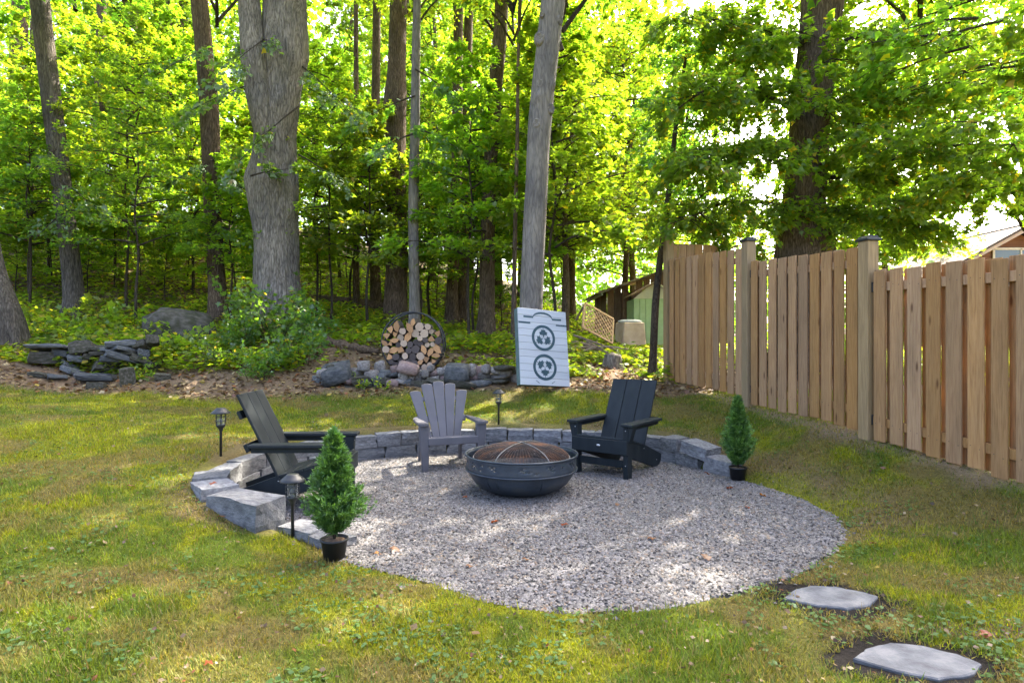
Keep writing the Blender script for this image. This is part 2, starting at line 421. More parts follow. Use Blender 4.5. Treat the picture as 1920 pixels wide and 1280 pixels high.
def catmull(P, k=8, closed=False):
    P = np.asarray(P, float); n = len(P); out = []
    idx = range(n if closed else n-1)
    for i in idx:
        p0 = P[(i-1) % n] if closed else P[max(i-1, 0)]
        p1 = P[i]; p2 = P[(i+1) % n]
        p3 = P[(i+2) % n] if closed else P[min(i+2, n-1)]
        for t in np.arange(k)/k:
            out.append(.5*((2*p1)+(-p0+p2)*t+(2*p0-5*p1+4*p2-p3)*t*t+(-p0+3*p1-3*p2+p3)*t**3))
    if not closed: out.append(P[-1])
    return np.array(out)
WALL_IN = [(-1.70,4.60),(-2.10,4.82),(-2.42,5.25),(-2.52,5.85),(-2.38,6.6),(-1.95,7.2),(-1.25,7.62),(-.35,7.84),(.55,7.84),(1.25,7.63),(1.75,7.28),(2.08,6.85)]
EDGE = [(2.30,6.40),(2.50,5.9),(2.60,5.3),(2.53,4.75),(2.27,4.28),(1.86,3.85),(1.36,3.53),(.83,3.30),(.4,3.24),(0,3.30),(-.33,3.53),(-.7,3.76),(-1.05,3.98),(-1.35,4.28)]
WALL_CURVE = catmull(WALL_IN, 10)
OUTLINE = catmull(WALL_IN+EDGE, 6, True)
def poly_sd(x, y, P=OUTLINE):
    """signed distance, negative inside"""
    x = np.asarray(x, float).ravel(); y = np.asarray(y, float).ravel()
    best = np.full(len(x), 1e9); inside = np.zeros(len(x), bool)
    Q = np.roll(P, -1, 0)
    for (ax, ay), (bx, by) in zip(P, Q):
        ex, ey = bx-ax, by-ay
        t = np.clip(((x-ax)*ex+(y-ay)*ey)/(ex*ex+ey*ey), 0, 1)
        best = np.minimum(best, (x-ax-t*ex)**2+(y-ay-t*ey)**2)
        c = ((ay > y) != (by > y)) & (x < (bx-ax)*(y-ay)/(by-ay+1e-12)+ax)
        inside ^= c
    d = np.sqrt(best); return np.where(inside, -d, d)
def H(x, y):
    """height of the terrain as built"""
    sh = np.broadcast(np.asarray(x), np.asarray(y)).shape
    xx = np.broadcast_to(np.asarray(x, float), sh).ravel(); yy = np.broadcast_to(np.asarray(y, float), sh).ravel()
    L = lawn_h(xx, yy)
    L = L + (fbm(xx*1.3, yy*1.3, 0, 5)-.5)*.05*sstep(3, 9, np.abs(yy)) + (fbm(xx*3, yy*3, 0, 9)-.5)*.03
    near = (np.abs(xx) < 4) & (yy > 2) & (yy < 9)
    sd = np.full(len(xx), 9.0); sd[near] = poly_sd(xx[near], yy[near])
    L = np.where(sd < 9, np.where(sd < 0, -.05, L*sstep(.0, .2, sd)-.05*(1-sstep(0, .12, sd))*sstep(.04, .14, L)), L)
    return L.reshape(sh) if sh else float(L[0])
def Hs(x, y): return float(H(np.array([x]), np.array([y]))[0])

STEPS = [((1.76, 3.40), (.27, .155), 0.10), ((1.79, 2.72), (.27, .155), -.02)]
MULCH = []
def litter_mask(x, y):
    """1 where fallen leaves and bare soil take over from lawn"""
    n = fbm(x*.9, y*.9, 0, 21)
    edge = 9.50 + (n-.5)*1.0 - .35*np.exp(-((x+6)/2.5)**2) - .25*np.exp(-((x-1.2)/1.2)**2)
    return sstep(-.25, .25, y-edge)
def fence_x(y): return 3.63 + (6.25-y)*.2235
def lawn_tint(x, y):
    n1 = fbm(x*.8, y*.8, 0, 31); n2 = fbm(x*2.7, y*2.7, 0, 41); n3 = fbm(x*7, y*7, 0, 51, 3)
    g = np.array((.094, .130, .010)); straw = np.array((.205, .160, .048)); moss = np.array((.185, .198, .008)); brown = np.array((.12, .080, .032))
    a = sstep(.46, .56, n2)[:, None]; m = sstep(.49, .57, n1*.6+n3*.4)[:, None]; d = sstep(.52, .66, fbm(x*1.7+40, y*1.7, 0, 61))[:, None]
    c = g*(1-a)+(.55*straw+.45*g)*a
    c = c*(1-m)+moss*m
    c = c*(1-.75*d)+(.45*straw+.55*brown)*.75*d
    return c
def ground_tint(x, y):
    c = lawn_tint(x, y)*.7
    lm = litter_mask(x, y)[:, None]
    n = fbm(x*5, y*5, 0, 71)[:, None]
    lit = np.array((.095, .062, .038))*(1-n)+np.array((.24, .165, .10))*n
    c = c*(1-lm)+lit*lm
    f = fence_x(y)-x
    fm = (sstep(.30, .02, np.abs(f)+(fbm(x*3, y*3, 0, 77)-.5)*.5)*(y < 11)*.8)[:, None]
    c = c*(1-fm)+np.array((.17, .12, .08))*fm
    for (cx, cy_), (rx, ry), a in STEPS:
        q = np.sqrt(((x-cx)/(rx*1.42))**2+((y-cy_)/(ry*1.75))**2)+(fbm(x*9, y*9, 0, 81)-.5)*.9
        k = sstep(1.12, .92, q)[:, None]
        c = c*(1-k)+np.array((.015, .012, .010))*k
    q = np.sqrt(((x-2.32)/.34)**2+((y-3.02)/.10)**2)+(fbm(x*9, y*9, 0, 83)-.5)*.6
    k = sstep(1.1, .8, q)[:, None]; c = c*(1-k)+np.array((.10, .065, .045))*k
    wl = sstep(.34, .12, np.abs(poly_sd(x, y)-.30))[:, None]*(y > 4.3)[:, None]*.45
    c = c*(1-wl)+np.array((.12, .085, .055))*wl
    return c

def build_ground():
    xs = np.unique(np.r_[np.linspace(-140, -20, 10), np.linspace(-20, -5, 46), np.arange(-5, 5.001, .05), np.linspace(5, 20, 46), np.linspace(20, 140, 10)])
    ys = np.unique(np.r_[np.linspace(-60, -2, 10), np.linspace(-2, 2, 16), np.arange(2, 11.5, .05), np.linspace(11.5, 20, 50), np.linspace(20, 45, 50), np.linspace(45, 220, 12)])
    X, Y = np.meshgrid(xs, ys)
    x, y = X.ravel(), Y.ravel()
    z = H(x, y)
    for (cx, cy_), (rx, ry), a in STEPS:
        q = np.sqrt(((x-cx)/(rx*1.35))**2+((y-cy_)/(ry*1.6))**2)
        z = z-.006*sstep(1.15, .85, q)
    nx, ny = len(xs), len(ys)
    i = np.arange(nx*ny).reshape(ny, nx)
    F = np.stack([i[:-1, :-1], i[:-1, 1:], i[1:, 1:], i[1:, :-1]], -1).reshape(-1, 4)
    me = np_mesh("ground", np.c_[x, y, z], F, ground_tint(x, y), M['ground'], True)
    structure(link("ground", me), "uneven lawn rising to a leaf strewn woodland floor")
build_ground()

# ------------------------------------------------------------------ gravel
def build_gravel():
    # bed sheet
    P = OUTLINE
    c = P.mean(0)
    V = [(c[0], c[1], -.012)]; F = []
    rings = [.25, .5, .75, .92, 1.0]
    n = len(P)
    for k, r in enumerate(rings):
        for p in P: V.append((*(c+(p-c)*r), -.012 if r < 1 else -.03))
    V = np.array(V)
    tri = [(0, 1+i, 1+(i+1) % n) for i in range(n)]
    for k in range(len(rings)-1):
        a, b = 1+k*n, 1+(k+1)*n
        for i in range(n):
            j = (i+1) % n
            tri += [(a+i, b+i, b+j), (a+i, b+j, a+j)]
    colr = np.tile(np.array((.10, .095, .09)), (len(V), 1))
    bed = link("gravel_bed", np_mesh("gravel_bed", V, np.array(tri), colr, M['gravel']))
    structure(bed, "round patch of grey crushed stone")
    g = rng(3)
    m = 250000
    x = g.uniform(-2.7, 2.85, m); y = g.uniform(3.1, 8.0, m)
    sd = poly_sd(x, y)+(fbm(x*4, y*4, 0, 91)-.5)*.10
    keep = sd < .015
    keep &= g.uniform(0, 1, m) < np.clip(1.25-(y-3.2)*.12, .55, 1)
    x, y = x[keep], y[keep]
    # stray stones in the lawn edge
    xs_ = g.uniform(-1.8, 3.1, 5200); ys_ = g.uniform(2.9, 6.4, 5200); s2 = poly_sd(xs_, ys_)
    k2 = (s2 > .0) & (s2 < .30) & (g.uniform(0, 1, 5200) < np.exp(-s2/.075))
    x = np.r_[x, xs_[k2]]; y = np.r_[y, ys_[k2]]
    n = len(x)
    base = np.array([(1,0,-.35),(-1,0,-.35),(0,1,-.35),(0,-1,-.35),(0,0,1)], float)
    tri = np.array([(0,2,4),(2,1,4),(1,3,4),(3,0,4)])   # the buried underside is left off
    s = g.lognormal(np.log(.0076), .36, n)
    jit = base[None]*g.uniform(.65, 1.35, (n, 5, 1)) + g.normal(0, .28, (n, 5, 3))
    jit *= np.array((1.15, 1, .52))
    a = g.uniform(0, 6.283, n); ca, sa = np.cos(a), np.sin(a)
    R = np.zeros((n, 3, 3)); R[:, 0, 0] = ca; R[:, 0, 1] = -sa; R[:, 1, 0] = sa; R[:, 1, 1] = ca; R[:, 2, 2] = 1
    V = np.einsum('nij,nkj->nki', R, jit)*s[:, None, None]
    out = poly_sd(x, y) > 0
    zz = g.uniform(-.003, .005, n)
    zz[out] = H(x[out], y[out])+.004
    V += np.stack([x, y, zz], -1)[:, None]
    F = (tri[None]+5*np.arange(n)[:, None, None]).reshape(-1, 3)
    t = g.beta(1.7, 1.7, n)[:, None]
    c = np.array((.075, .071, .069))*(1-t)+np.array((.225, .212, .202))*t
    w = g.uniform(0, 1, n)
    c[w < .10] = np.array((.17, .135, .105))*g.uniform(.7, 1.2, ((w < .10).sum(), 1))
    c[w > .93] = np.array((.035, .034, .035))
    c *= (.88+.24*fbm(x*1.2, y*1.2, 0, 95))[:, None]
    me = np_mesh("gravel", V.reshape(-1, 3), F, np.repeat(c, 5, 0), M['gravel'])
    stuff(link("gravel", me), "grey crushed stone covering the round fire pit area", "gravel")
build_gravel()

# ------------------------------------------------------------------ grass, weeds and dropped leaves on the lawn
def lawn_points(n, seed, far=9.6):
    g = rng(seed)
    # more blades where the lawn is near
    Y = 1.9+(far-1.9)*g.uniform(0, 1, n)**1.22
    X = g.uniform(-1, 1, n)*(Y*.93+.6)
    sd = poly_sd(X, Y)
    k = (X < fence_x(Y)+.6) & (sd > -.02)
    inwall = (sd < .30) & ((Y > 4.55) | (X < -1.68)) & (Y > 4.3) & ((X < 2.25) & ((X < -1.2) | (Y > 6.3)))
    k &= ~inwall
    for (cx, cy_), (rx, ry), a in STEPS:
        q = np.sqrt(((X-cx)/(rx*1.32))**2+((Y-cy_)/(ry*1.62))**2); k &= q+(fbm(X*9, Y*9, 0, 81)-.5)*.9 > g.uniform(.62, 1.12, n)
    k &= g.uniform(0, 1, n) > litter_mask(X, Y)*1.02
    f = np.abs(fence_x(Y)-X); k &= g.uniform(0, 1, n) < np.clip(.45+f*2.2, 0, 1)
    return X[k], Y[k], g
def build_grass():
    x, y, g = lawn_points(560000, 17)
    thin = fbm(x*1.7+40, y*1.7, 0, 61); k = g.uniform(0, 1, len(x)) < np.clip(1.55-1.2*sstep(.50, .68, thin), .6, 1)
    k &= g.uniform(0, 1, len(x)) < np.where(poly_sd(x, y) < .05, .3, 1)
    x, y = x[k], y[k]; n = len(x)
    z = H(x, y)
    tall = fbm(x*2.2, y*2.2, 0, 101)
    L = g.uniform(.016, .044, n)*(.35+1.4*tall); L[g.uniform(0, 1, n) < .03] *= 1.9
    az = g.uniform(0, 6.283, n); lean = g.uniform(.25, 1.25, n)
    w = g.uniform(.0020, .0042, n)*(1+.1*np.maximum(y-3, 0))
    d = np.stack([np.cos(az)*np.sin(lean), np.sin(az)*np.sin(lean), np.cos(lean)], -1)
    s = np.stack([-np.sin(az), np.cos(az), np.zeros(n)], -1)
    B = np.stack([x, y, z-.004], -1)
    V = np.stack([B-s*w[:, None], B+s*w[:, None], B+d*L[:, None]], 1)
    c = lawn_tint(x, y)*g.uniform(.6, 1.7, (n, 1))
    w2 = g.uniform(0, 1, n); dry = w2 < .11
    c[dry] = np.array((.25, .185, .068))*g.uniform(.6, 1.2, (dry.sum(), 1))
    gr = w2 > .86; c[gr] = np.array((.070, .125, .018))*g.uniform(.8, 1.3, (gr.sum(), 1))
    me = np_mesh("grass", V.reshape(-1, 3), np.arange(3*n).reshape(-1, 3), np.repeat(c, 3, 0), M['grass'])
    stuff(link("grass", me), "short patchy lawn grass with moss and straw", "grass")
build_grass()

LEAF6 = np.array([(0,0,0),(.48,.22,-.10),(.22,.50,0),(0,1,-.12),(-.22,.50,0),(-.48,.22,-.10)])
TRI6 = np.array([(0,1,2),(0,2,3),(0,3,4),(0,4,5)])
LEAF10 = np.array([(0,.36,.03),(0,0,0),(.30,.02,-.04),(.25,.22,-.02),(.56,.44,-.09),(.20,.56,-.01),(0,1,-.10),(-.20,.56,-.01),(-.56,.44,-.09),(-.25,.22,-.02),(-.30,.02,-.04)])
TRI10 = np.array([(0,1+i,1+(i+1)%10) for i in range(10)])
LEAF4 = np.array([(0,0,0),(.34,.45,-.04),(0,1,-.08),(-.34,.45,-.04)])
TRI4 = np.array([(0,1,2),(0,2,3)])
def leaves(pos, tip, nrm, size, shape=LEAF6, tri=TRI6):
    n = len(pos)
    t = tip/np.maximum(np.linalg.norm(tip, axis=1, keepdims=True), 1e-9)
    nn = nrm-t*(nrm*t).sum(1, keepdims=True); nn /= np.maximum(np.linalg.norm(nn, axis=1, keepdims=True), 1e-9)
    u = np.cross(t, nn)
    L = shape
    V = pos[:, None]+size[:, None, None]*(L[None, :, 0:1]*u[:, None]+L[None, :, 1:2]*t[:, None]+L[None, :, 2:3]*nn[:, None])
    F = (tri[None]+len(L)*np.arange(n)[:, None, None]).reshape(-1, 3)
    return V.reshape(-1, 3), F, len(L)

def build_weeds():
    x, y, g = lawn_points(42000, 23)
    k = g.uniform(0, 1, len(x)) < sstep(.50, .62, fbm(x*2.9, y*2.9, 0, 111))
    x, y = x[k], y[k]; n = len(x)
    p = np.stack([x, y, H(x, y)+g.uniform(.008, .03, n)], -1)
    az = g.uniform(0, 6.283, n)
    tip = np.stack([np.cos(az), np.sin(az), g.uniform(-.2, .4, n)], -1); nrm = np.array((0, 0, 1))+g.normal(0, .3, (n, 3))
    V, F, m = leaves(p, tip, nrm, g.uniform(.016, .038, n), LEAF4, TRI4)
    t = g.uniform(0, 1, (n, 1)); c = np.array((.06, .12, .035))*(1-t)+np.array((.11, .17, .05))*t
    stuff(link("weeds", np_mesh("weeds", V, F, np.repeat(c, m, 0), M['grass'])), "small broad leaved weeds low in the lawn", "weeds")
build_weeds()

def litter_cols(g, n):
    pal = np.array([(.17,.110,.052),(.24,.165,.080),(.11,.064,.032),(.30,.22,.11),(.22,.085,.03),(.36,.28,.15),(.15,.07,.035),(.32,.24,.04)])
    return pal[g.choice(len(pal), n, p=[.22,.2,.2,.12,.07,.08,.07,.04])]*g.uniform(.7, 1.25, (n, 1))
def build_litter():
    g = rng(29)
    x1, y1, _ = lawn_points(3800, 37)
    m = 46000
    Y = 8.3+g.uniform(0, 1, m)**1.5*16; X = g.uniform(-1, 1, m)*(Y*.9+.5)
    k = (g.uniform(0, 1, m) < litter_mask(X, Y)) & (X < fence_x(np.minimum(Y, 10.5))+1.5)
    X, Y = X[k], Y[k]
    # drifts on the ground at the foot of the wall and fence
    x = np.r_[x1, X]; y = np.r_[y1, Y]; n = len(x); onl = np.arange(n) < len(x1)
    p = np.stack([x, y, H(x, y)+np.where(onl, g.uniform(.012, .03, n), g.uniform(.005, .04, n))], -1)
    az = g.uniform(0, 6.283, n)
    tip = np.stack([np.cos(az), np.sin(az), g.normal(0, .25, n)], -1); nrm = np.array((0, 0, 1))+g.normal(0, .45, (n, 3))
    size = np.where(onl, g.uniform(.010, .034, n), g.uniform(.05, .10, n))
    size[onl & (g.uniform(0, 1, n) < .03)] *= 2.0
    V, F, mm = leaves(p, tip, nrm, size, LEAF4*np.array((1.2, 1, 2.5)), TRI4)
    stuff(link("leaf_litter", np_mesh("leaf_litter", V, F, np.repeat(litter_cols(g, n)*np.where(onl, .72, 1.0)[:, None], mm, 0), M['litter'])), "dry brown leaves fallen over the woodland edge and lawn", "leaf litter")
build_litter()

def build_ground_cover():
    g = rng(31)
    m = 165000
    Y = 10.2+g.uniform(0, 1, m)**1.2*16; X = g.uniform(-1, 1, m)*(Y*.92+.5)
    dens = sstep(.40, .60, fbm(X*.55, Y*.55, 0, 121)+.22*(X < -3)+.12*(Y > 11.6)-.25*((Y < 11.5)&(X>-3.6)&(X<.6)))
    k = (g.uniform(0, 1, m) < dens)
    X, Y = X[k], Y[k]; n = len(X)
    hgt = .05+.35*sstep(.45, .75, fbm(X*1.1, Y*1.1, 0, 131))
    p = np.stack([X, Y, H(X, Y)+g.uniform(.02, 1, n)*hgt], -1)
    az = g.uniform(0, 6.283, n)
    tip = np.stack([np.cos(az), np.sin(az), g.uniform(-.5, .3, n)], -1); nrm = np.array((0, 0, 1))+g.normal(0, .35, (n, 3))
    V, F, mm = leaves(p, tip, nrm, g.uniform(.06, .13, n), LEAF4*np.array((1.25, 1, 1)), TRI4)
    t = g.uniform(0, 1, (n, 1)); c = np.array((.10, .155, .02))*(1-t)+np.array((.20, .22, .025))*t
    yel = g.uniform(0, 1, n) < .06; c[yel] = (.30, .22, .03)
    stuff(link("ground_cover", np_mesh("ground_cover", V, F, np.repeat(c, mm, 0), M['leaf'])), "low leafy plants covering the forest floor", "ground cover")
build_ground_cover()
# ------------------------------------------------------------------ trees
def trunk_mesh(name, pts, mat, n=26, step=.10, ridge=.05, lump=.05, seed=0, furrow=0.0, flare=1.35, lobes=5, knots=()):
    """pts: (x,y,z,r) along the trunk; knots: (fraction, angle, height m, size)"""
    P = catmull(np.array(pts, float), 14)
    seg = np.r_[0, np.cumsum(np.linalg.norm(np.diff(P[:, :3], axis=0), axis=1))]
    m = max(int(seg[-1]/step), 6)
    s = np.linspace(0, seg[-1], m)
    C = np.stack([np.interp(s, seg, P[:, i]) for i in range(4)], -1)
    th = np.linspace(0, 2*np.pi, n, endpoint=False)
    T, S = np.meshgrid(th, s)
    cx, cy_ = np.cos(T), np.sin(T)
    r = C[:, 3][:, None]
    k = 1+lump*2*(fbm(cx*1.2+seed*7.3, cy_*1.2, S*.9, seed, 3)-.5)
    k = k+ridge*2*(fbm(cx*6+seed, cy_*6, S*1.1, seed+5, 3)-.5)
    if furrow: k = k-furrow*np.abs(2*fbm(cx*13+seed, cy_*13, S*1.3, seed+9, 3)-1)*3
    fl = np.exp(-S/(.22+r*.5))
    k = k*(1+(flare-1)*fl*(1+.45*np.cos(lobes*T+seed)))
    X = C[:, 0][:, None]+cx*r*k; Y = C[:, 1][:, None]+cy_*r*k; Z = np.broadcast_to(C[:, 2][:, None], T.shape).copy()
    for (hf, ang, amp, sz) in knots:
        dth = np.angle(np.exp(1j*(T-ang))); ds = (S-hf*seg[-1])
        bmpv = amp*np.exp(-(dth*r/sz)**2-(ds/(sz*1.25))**2)
        X += cx*bmpv; Y += cy_*bmpv
    i = np.arange(m*n).reshape(m, n); j = np.roll(i, -1, 1)
    F = np.stack([i[:-1], j[:-1], j[1:], i[1:]], -1).reshape(-1, 4)
    return np_mesh(name, np.stack([X, Y, Z], -1).reshape(-1, 3), F, None, mat, True)

class Foliage:
    """leafy sprays on branches, gathered into one crown and one set of branches"""
    def __init__(s, seed): s.g = rng(seed); s.p = []; s.t = []; s.n = []; s.sz = []; s.b = []
    def spray(s, root, tipv, width, count, size=.12, droop=.22, thick=.07, limb_r=.02, limb=True, tiltn=.38):
        g = s.g; root = np.asarray(root, float); tipv = np.asarray(tipv, float)
        ax = tipv-root; L = np.linalg.norm(ax); d = ax/L
        side = np.cross(d, (0, 0, 1.0)); ns = np.linalg.norm(side); side = side/ns if ns > .05 else np.array((1., 0, 0))
        # side twigs give the spray its lobes and gaps
        k = max(4, int(L/.22)); tw = g.uniform(.15, 1.0, k)
        which = g.integers(0, k, count); along = tw[which]
        sgn = np.where(which % 2 == 0, 1, -1)
        out = g.uniform(0, 1, count)**.8
        env = np.sin(np.clip(along*.93+.07, 0, 1)*np.pi)**.6
        u = along+out*.16+g.normal(0, .025, count)
        lat = sgn*out*width*env+g.normal(0, .05, count)
        z = -droop*L*u**2 - .10*np.abs(lat)+g.normal(0, thick, count)
        p = root+u[:, None]*ax+lat[:, None]*side+z[:, None]*np.array((0, 0, 1.))
        t = d*.8+side*(lat/max(width, .05))[:, None]*.9+g.normal(0, .45, (count, 3))+np.array((0, 0, -.42))
        nrm = np.array((0, 0, 1.))+g.normal(0, tiltn, (count, 3))
        s.p.append(p); s.t.append(t); s.n.append(nrm); s.sz.append(size*g.uniform(.62, 1.22, count))
        if limb:
            q = [root+ax*v-np.array((0, 0, droop*L*v*v)) for v in (0, .25, .5, .75, .95)]
            s.b.append((q, [limb_r, limb_r*.75, limb_r*.5, limb_r*.3, limb_r*.14]))
            for kk in range(k):
                a = root+ax*tw[kk]-np.array((0, 0, droop*L*tw[kk]**2)); sg = 1 if kk % 2 == 0 else -1
                e = max(np.sin(min(tw[kk]*.93+.07, 1)*np.pi), 0)**.6
                b = root+ax*(tw[kk]+.14)+side*sg*width*e*.8-np.array((0, 0, droop*L*(tw[kk]+.14)**2+.08*width))
                s.b.append(([a, b], [limb_r*.32, limb_r*.12]))
    def limb(s, pts, rad): s.b.append(([np.array(p, float) for p in pts], rad))
    def crown(s, name, mat, pal, shape=LEAF6, tri=TRI6, yellow=.03):
        g = s.g
        p = np.concatenate(s.p); t = np.concatenate(s.t); n = np.concatenate(s.n); sz = np.concatenate(s.sz)
        V, F, m = leaves(p, t, n, sz, shape, tri)
        k = g.uniform(0, 1, (len(p), 1)); c = np.array(pal[0])*(1-k)+np.array(pal[1])*k
        yl = g.uniform(0, 1, len(p)) < yellow
        c[yl] = np.array((.28, .21, .02))*g.uniform(.7, 1.2, (yl.sum(), 1))
        return np_mesh(name, V, F, np.repeat(c, m, 0), mat)
    def branches(s, name, mat):
        Vs, Fs, off = [], [], 0
        for q, rad in s.b:
            q = np.array(q); m = len(q); n = 5 if rad[0] > .012 else 3
            d = np.gradient(q, axis=0); d /= np.maximum(np.linalg.norm(d, axis=1, keepdims=True), 1e-9)
            a = np.array((.31, .95, .1)) if abs(d[0, 2]) > .8 else np.array((0, 0, 1.))
            u = np.cross(d, a); u /= np.maximum(np.linalg.norm(u, axis=1, keepdims=True), 1e-9); w = np.cross(d, u)
            th = np.arange(n)*2*np.pi/n
            R = q[:, None]+np.array(rad)[:, None, None]*(np.cos(th)[None, :, None]*u[:, None]+np.sin(th)[None, :, None]*w[:, None])
            i = np.arange(m*n).reshape(m, n)+off; j = np.roll(i, -1, 1)
            Fs.append(np.stack([i[:-1], j[:-1], j[1:], i[1:]], -1).reshape(-1, 4)); Vs.append(R.reshape(-1, 3)); off += m*n
        return np_mesh(name, np.concatenate(Vs), np.concatenate(Fs), None, mat, True)

PAL = ((.062, .120, .022), (.122, .175, .028))
PAL_Y = ((.090, .143, .018), (.165, .198, .022))
PAL_D = ((.055, .115, .026), (.105, .165, .030))

def fol_sapling(seed, Ht, R, z0, ns, cnt, size=.125, Rtop=.35):
    f = Foliage(seed); g = f.g
    for i in range(ns):
        q = (i+g.uniform(0, .8))/ns; z = z0+(Ht-z0)*q
        a = i*2.399+g.uniform(-.4, .4); r = R*(1-(1-Rtop)*q)*g.uniform(.65, 1.1)
        d = np.array((math.cos(a), math.sin(a), 0))
        f.spray(d*.03+np.array((0, 0, z-.15*r)), d*r+np.array((0, 0, z+g.uniform(.0, .35)*r)), r*g.uniform(.32, .5), int(cnt*(.5+.7*r/R)), size, g.uniform(.12, .3), .06, .012+.008*r)
    return f
def fol_canopy(seed, z0, z1, R, ns, cnt, size=.13, hole=.0):
    f = Foliage(seed); g = f.g
    for i in range(ns):
        q = g.uniform(0, 1); z = z0+(z1-z0)*q
        a = i*2.399+g.uniform(-.5, .5)
        rr = R*math.sqrt(max(.12, 1-((q-.42)/.62)**2))*g.uniform(.45, 1.05)
        d = np.array((math.cos(a), math.sin(a), 0)); r0 = rr*g.uniform(.2, .55)
        f.spray(d*r0+np.array((0, 0, z)), d*rr+np.array((0, 0, z+g.uniform(-.1, .4))), g.uniform(.4, .75), cnt, size, g.uniform(.1, .3), .09, .022)
        if i % 3 == 0: f.limb([(0, 0, z-rr*.55), d*r0*.5+np.array((0, 0, z-rr*.22)), d*r0+np.array((0, 0, z))], [.05, .035, .022])
    return f

LIB = {}
def lib(key, f, pal, mat='leaf', yellow=.03, shape=LEAF6, tri=TRI6):
    LIB[key] = (f.crown("crown_"+key, M[mat], pal, shape, tri, yellow), f.branches("branches_"+key, M['branch']))
for i in range(5): lib("sapling%d" % i, fol_sapling(100+i, 4.6+.5*i, 1.55+.12*i, 1.5+.15*i, 36, 235, (.105, .085, .11, .08, .095)[i]), PAL if i % 2 else PAL_Y)
for i in range(4): lib("pole%d" % i, fol_sapling(140+i, 9.5+.6*i, 2.5, 2.6+.3*i, 104, 215, .108, .45), PAL_Y if i % 2 else PAL, yellow=.05)
for i in range(3): lib("canopy%d" % i, fol_canopy(170+i, 0, 4.2, 3.4, 80, 95), PAL)
for i in range(2): lib("thin%d" % i, fol_canopy(180+i, 0, 5, 3.0, 46, 80), PAL_Y)
for i in range(3):
    f = Foliage(200+i); g = f.g
    for k in range(20):
        a = g.uniform(0, 6.283); b = np.array((math.cos(a), math.sin(a), 0))*g.uniform(.0, .28); d = np.array((math.cos(a), math.sin(a), 0))
        f.spray(b, b+d*g.uniform(.15, .5)+np.array((0, 0, g.uniform(.35, .95))), g.uniform(.18, .32), 40, .082, .1, .07, .008, tiltn=.5)
    lib("shrub%d" % i, f, PAL_D, 'leaf_front', .04, LEAF10, TRI10)
for i in range(2):
    f = Foliage(220+i); g = f.g
    for k in range(9):
        a = g.uniform(0, 6.283); d = np.array((math.cos(a), math.sin(a), 0)); b = d*g.uniform(0, .2)
        f.spray(b, b+d*g.uniform(.05, .25)+np.array((0, 0, g.uniform(.18, .42))), .16, 14, .10, .05, .05, .005, tiltn=.4)
    lib("seedling%d" % i, f, ((.10, .15, .02), (.17, .19, .03)), 'leaf', .10, LEAF10, TRI10)

def simple_trunk(key, h, r0, r1, mat, seed, bend=.25):
    g = rng(seed); k = 5
    LIB[key] = trunk_mesh("trunk_"+key, [(bend*g.normal()*(i/k), bend*g.normal()*(i/k), h*i/k-.15, r0+(r1-r0)*i/k) for i in range(k+1)], M[mat], 14, .22, .04, .05, seed)
simple_trunk("stem0", 4.4, .032, .012, 'branch', 1, .12); simple_trunk("stem1", 5.4, .04, .014, 'branch', 2, .15)
for i in range(4): simple_trunk("pole%d_t" % i, 10.5, .13+.02*i, .05, 'bark_brown', 10+i, .25)

def tree(name, label, loc, crowns=(), trunk=None, trunk_pts=None, bark='bark_grey', group=None, rot=0.0, sc=1.0, tk={}, trunk_n=26, step=.10):
    """crowns: list of (library key, dx, dy, dz, rotz, scale)"""
    root = thing(name, label, 'tree', loc, 0, group)
    if trunk_pts is not None:
        pts = [(x-loc[0], y-loc[1], z-loc[2], r) for x, y, z, r in trunk_pts]
        link("trunk", trunk_mesh("trunk", pts, M[bark], trunk_n, step, **tk), root)
    elif trunk: link("trunk", LIB[trunk], root, rot=(0, 0, rot), scale=(sc,)*3)
    for key, dx, dy, dz, rz, s in crowns:
        c, b = LIB[key]
        link("crown", c, root, (dx, dy, dz), (0, 0, rz), (s,)*3)
        link("branches", b, root, (dx, dy, dz), (0, 0, rz), (s,)*3)
    return root
def pxtrunk(path, Y, dy=0.0):
    """path of (px, py, width px) seen at distance Y"""
    out = []
    for k, (px, py, w) in enumerate(path):
        y = Y+dy*k/(len(path)-1)
        out.append((PX(px, y), y, PZ(py, y), w/2/FPX*y))
    return out
def main_tree(name, label, path, Y, crowns, bark='bark_grey', top=None, extra=None, pal=PAL_D, **kw):
    pts = pxtrunk(path, Y)
    if top: pts.append((pts[-1][0]+top[0], pts[-1][1]+top[1], pts[-1][2]+top[2], top[3]))
    x, y = pts[0][0], pts[0][1]; z = Hs(x, y)
    pts[0] = (x, y, min(z-.12, pts[0][2]), pts[0][3])
    root = tree(name, label, (x, y, z), crowns, None, pts, bark, **kw)
    if extra:
        f = Foliage(extra[0])
        for (px, py, Ys, px2, py2, Y2, w, cnt) in extra[1]:
            f.spray((PX(px, Ys), Ys, PZ(py, Ys)), (PX(px2, Y2), Y2, PZ(py2, Y2)), w, cnt, .125, .15, .06, .02)
        o = link("crown", f.crown("crown_low", M['leaf_front'], pal), root); o.location = (-x, -y, -z)
        o = link("branches", f.branches("branches_low", M['branch']), root); o.location = (-x, -y, -z)
    return root

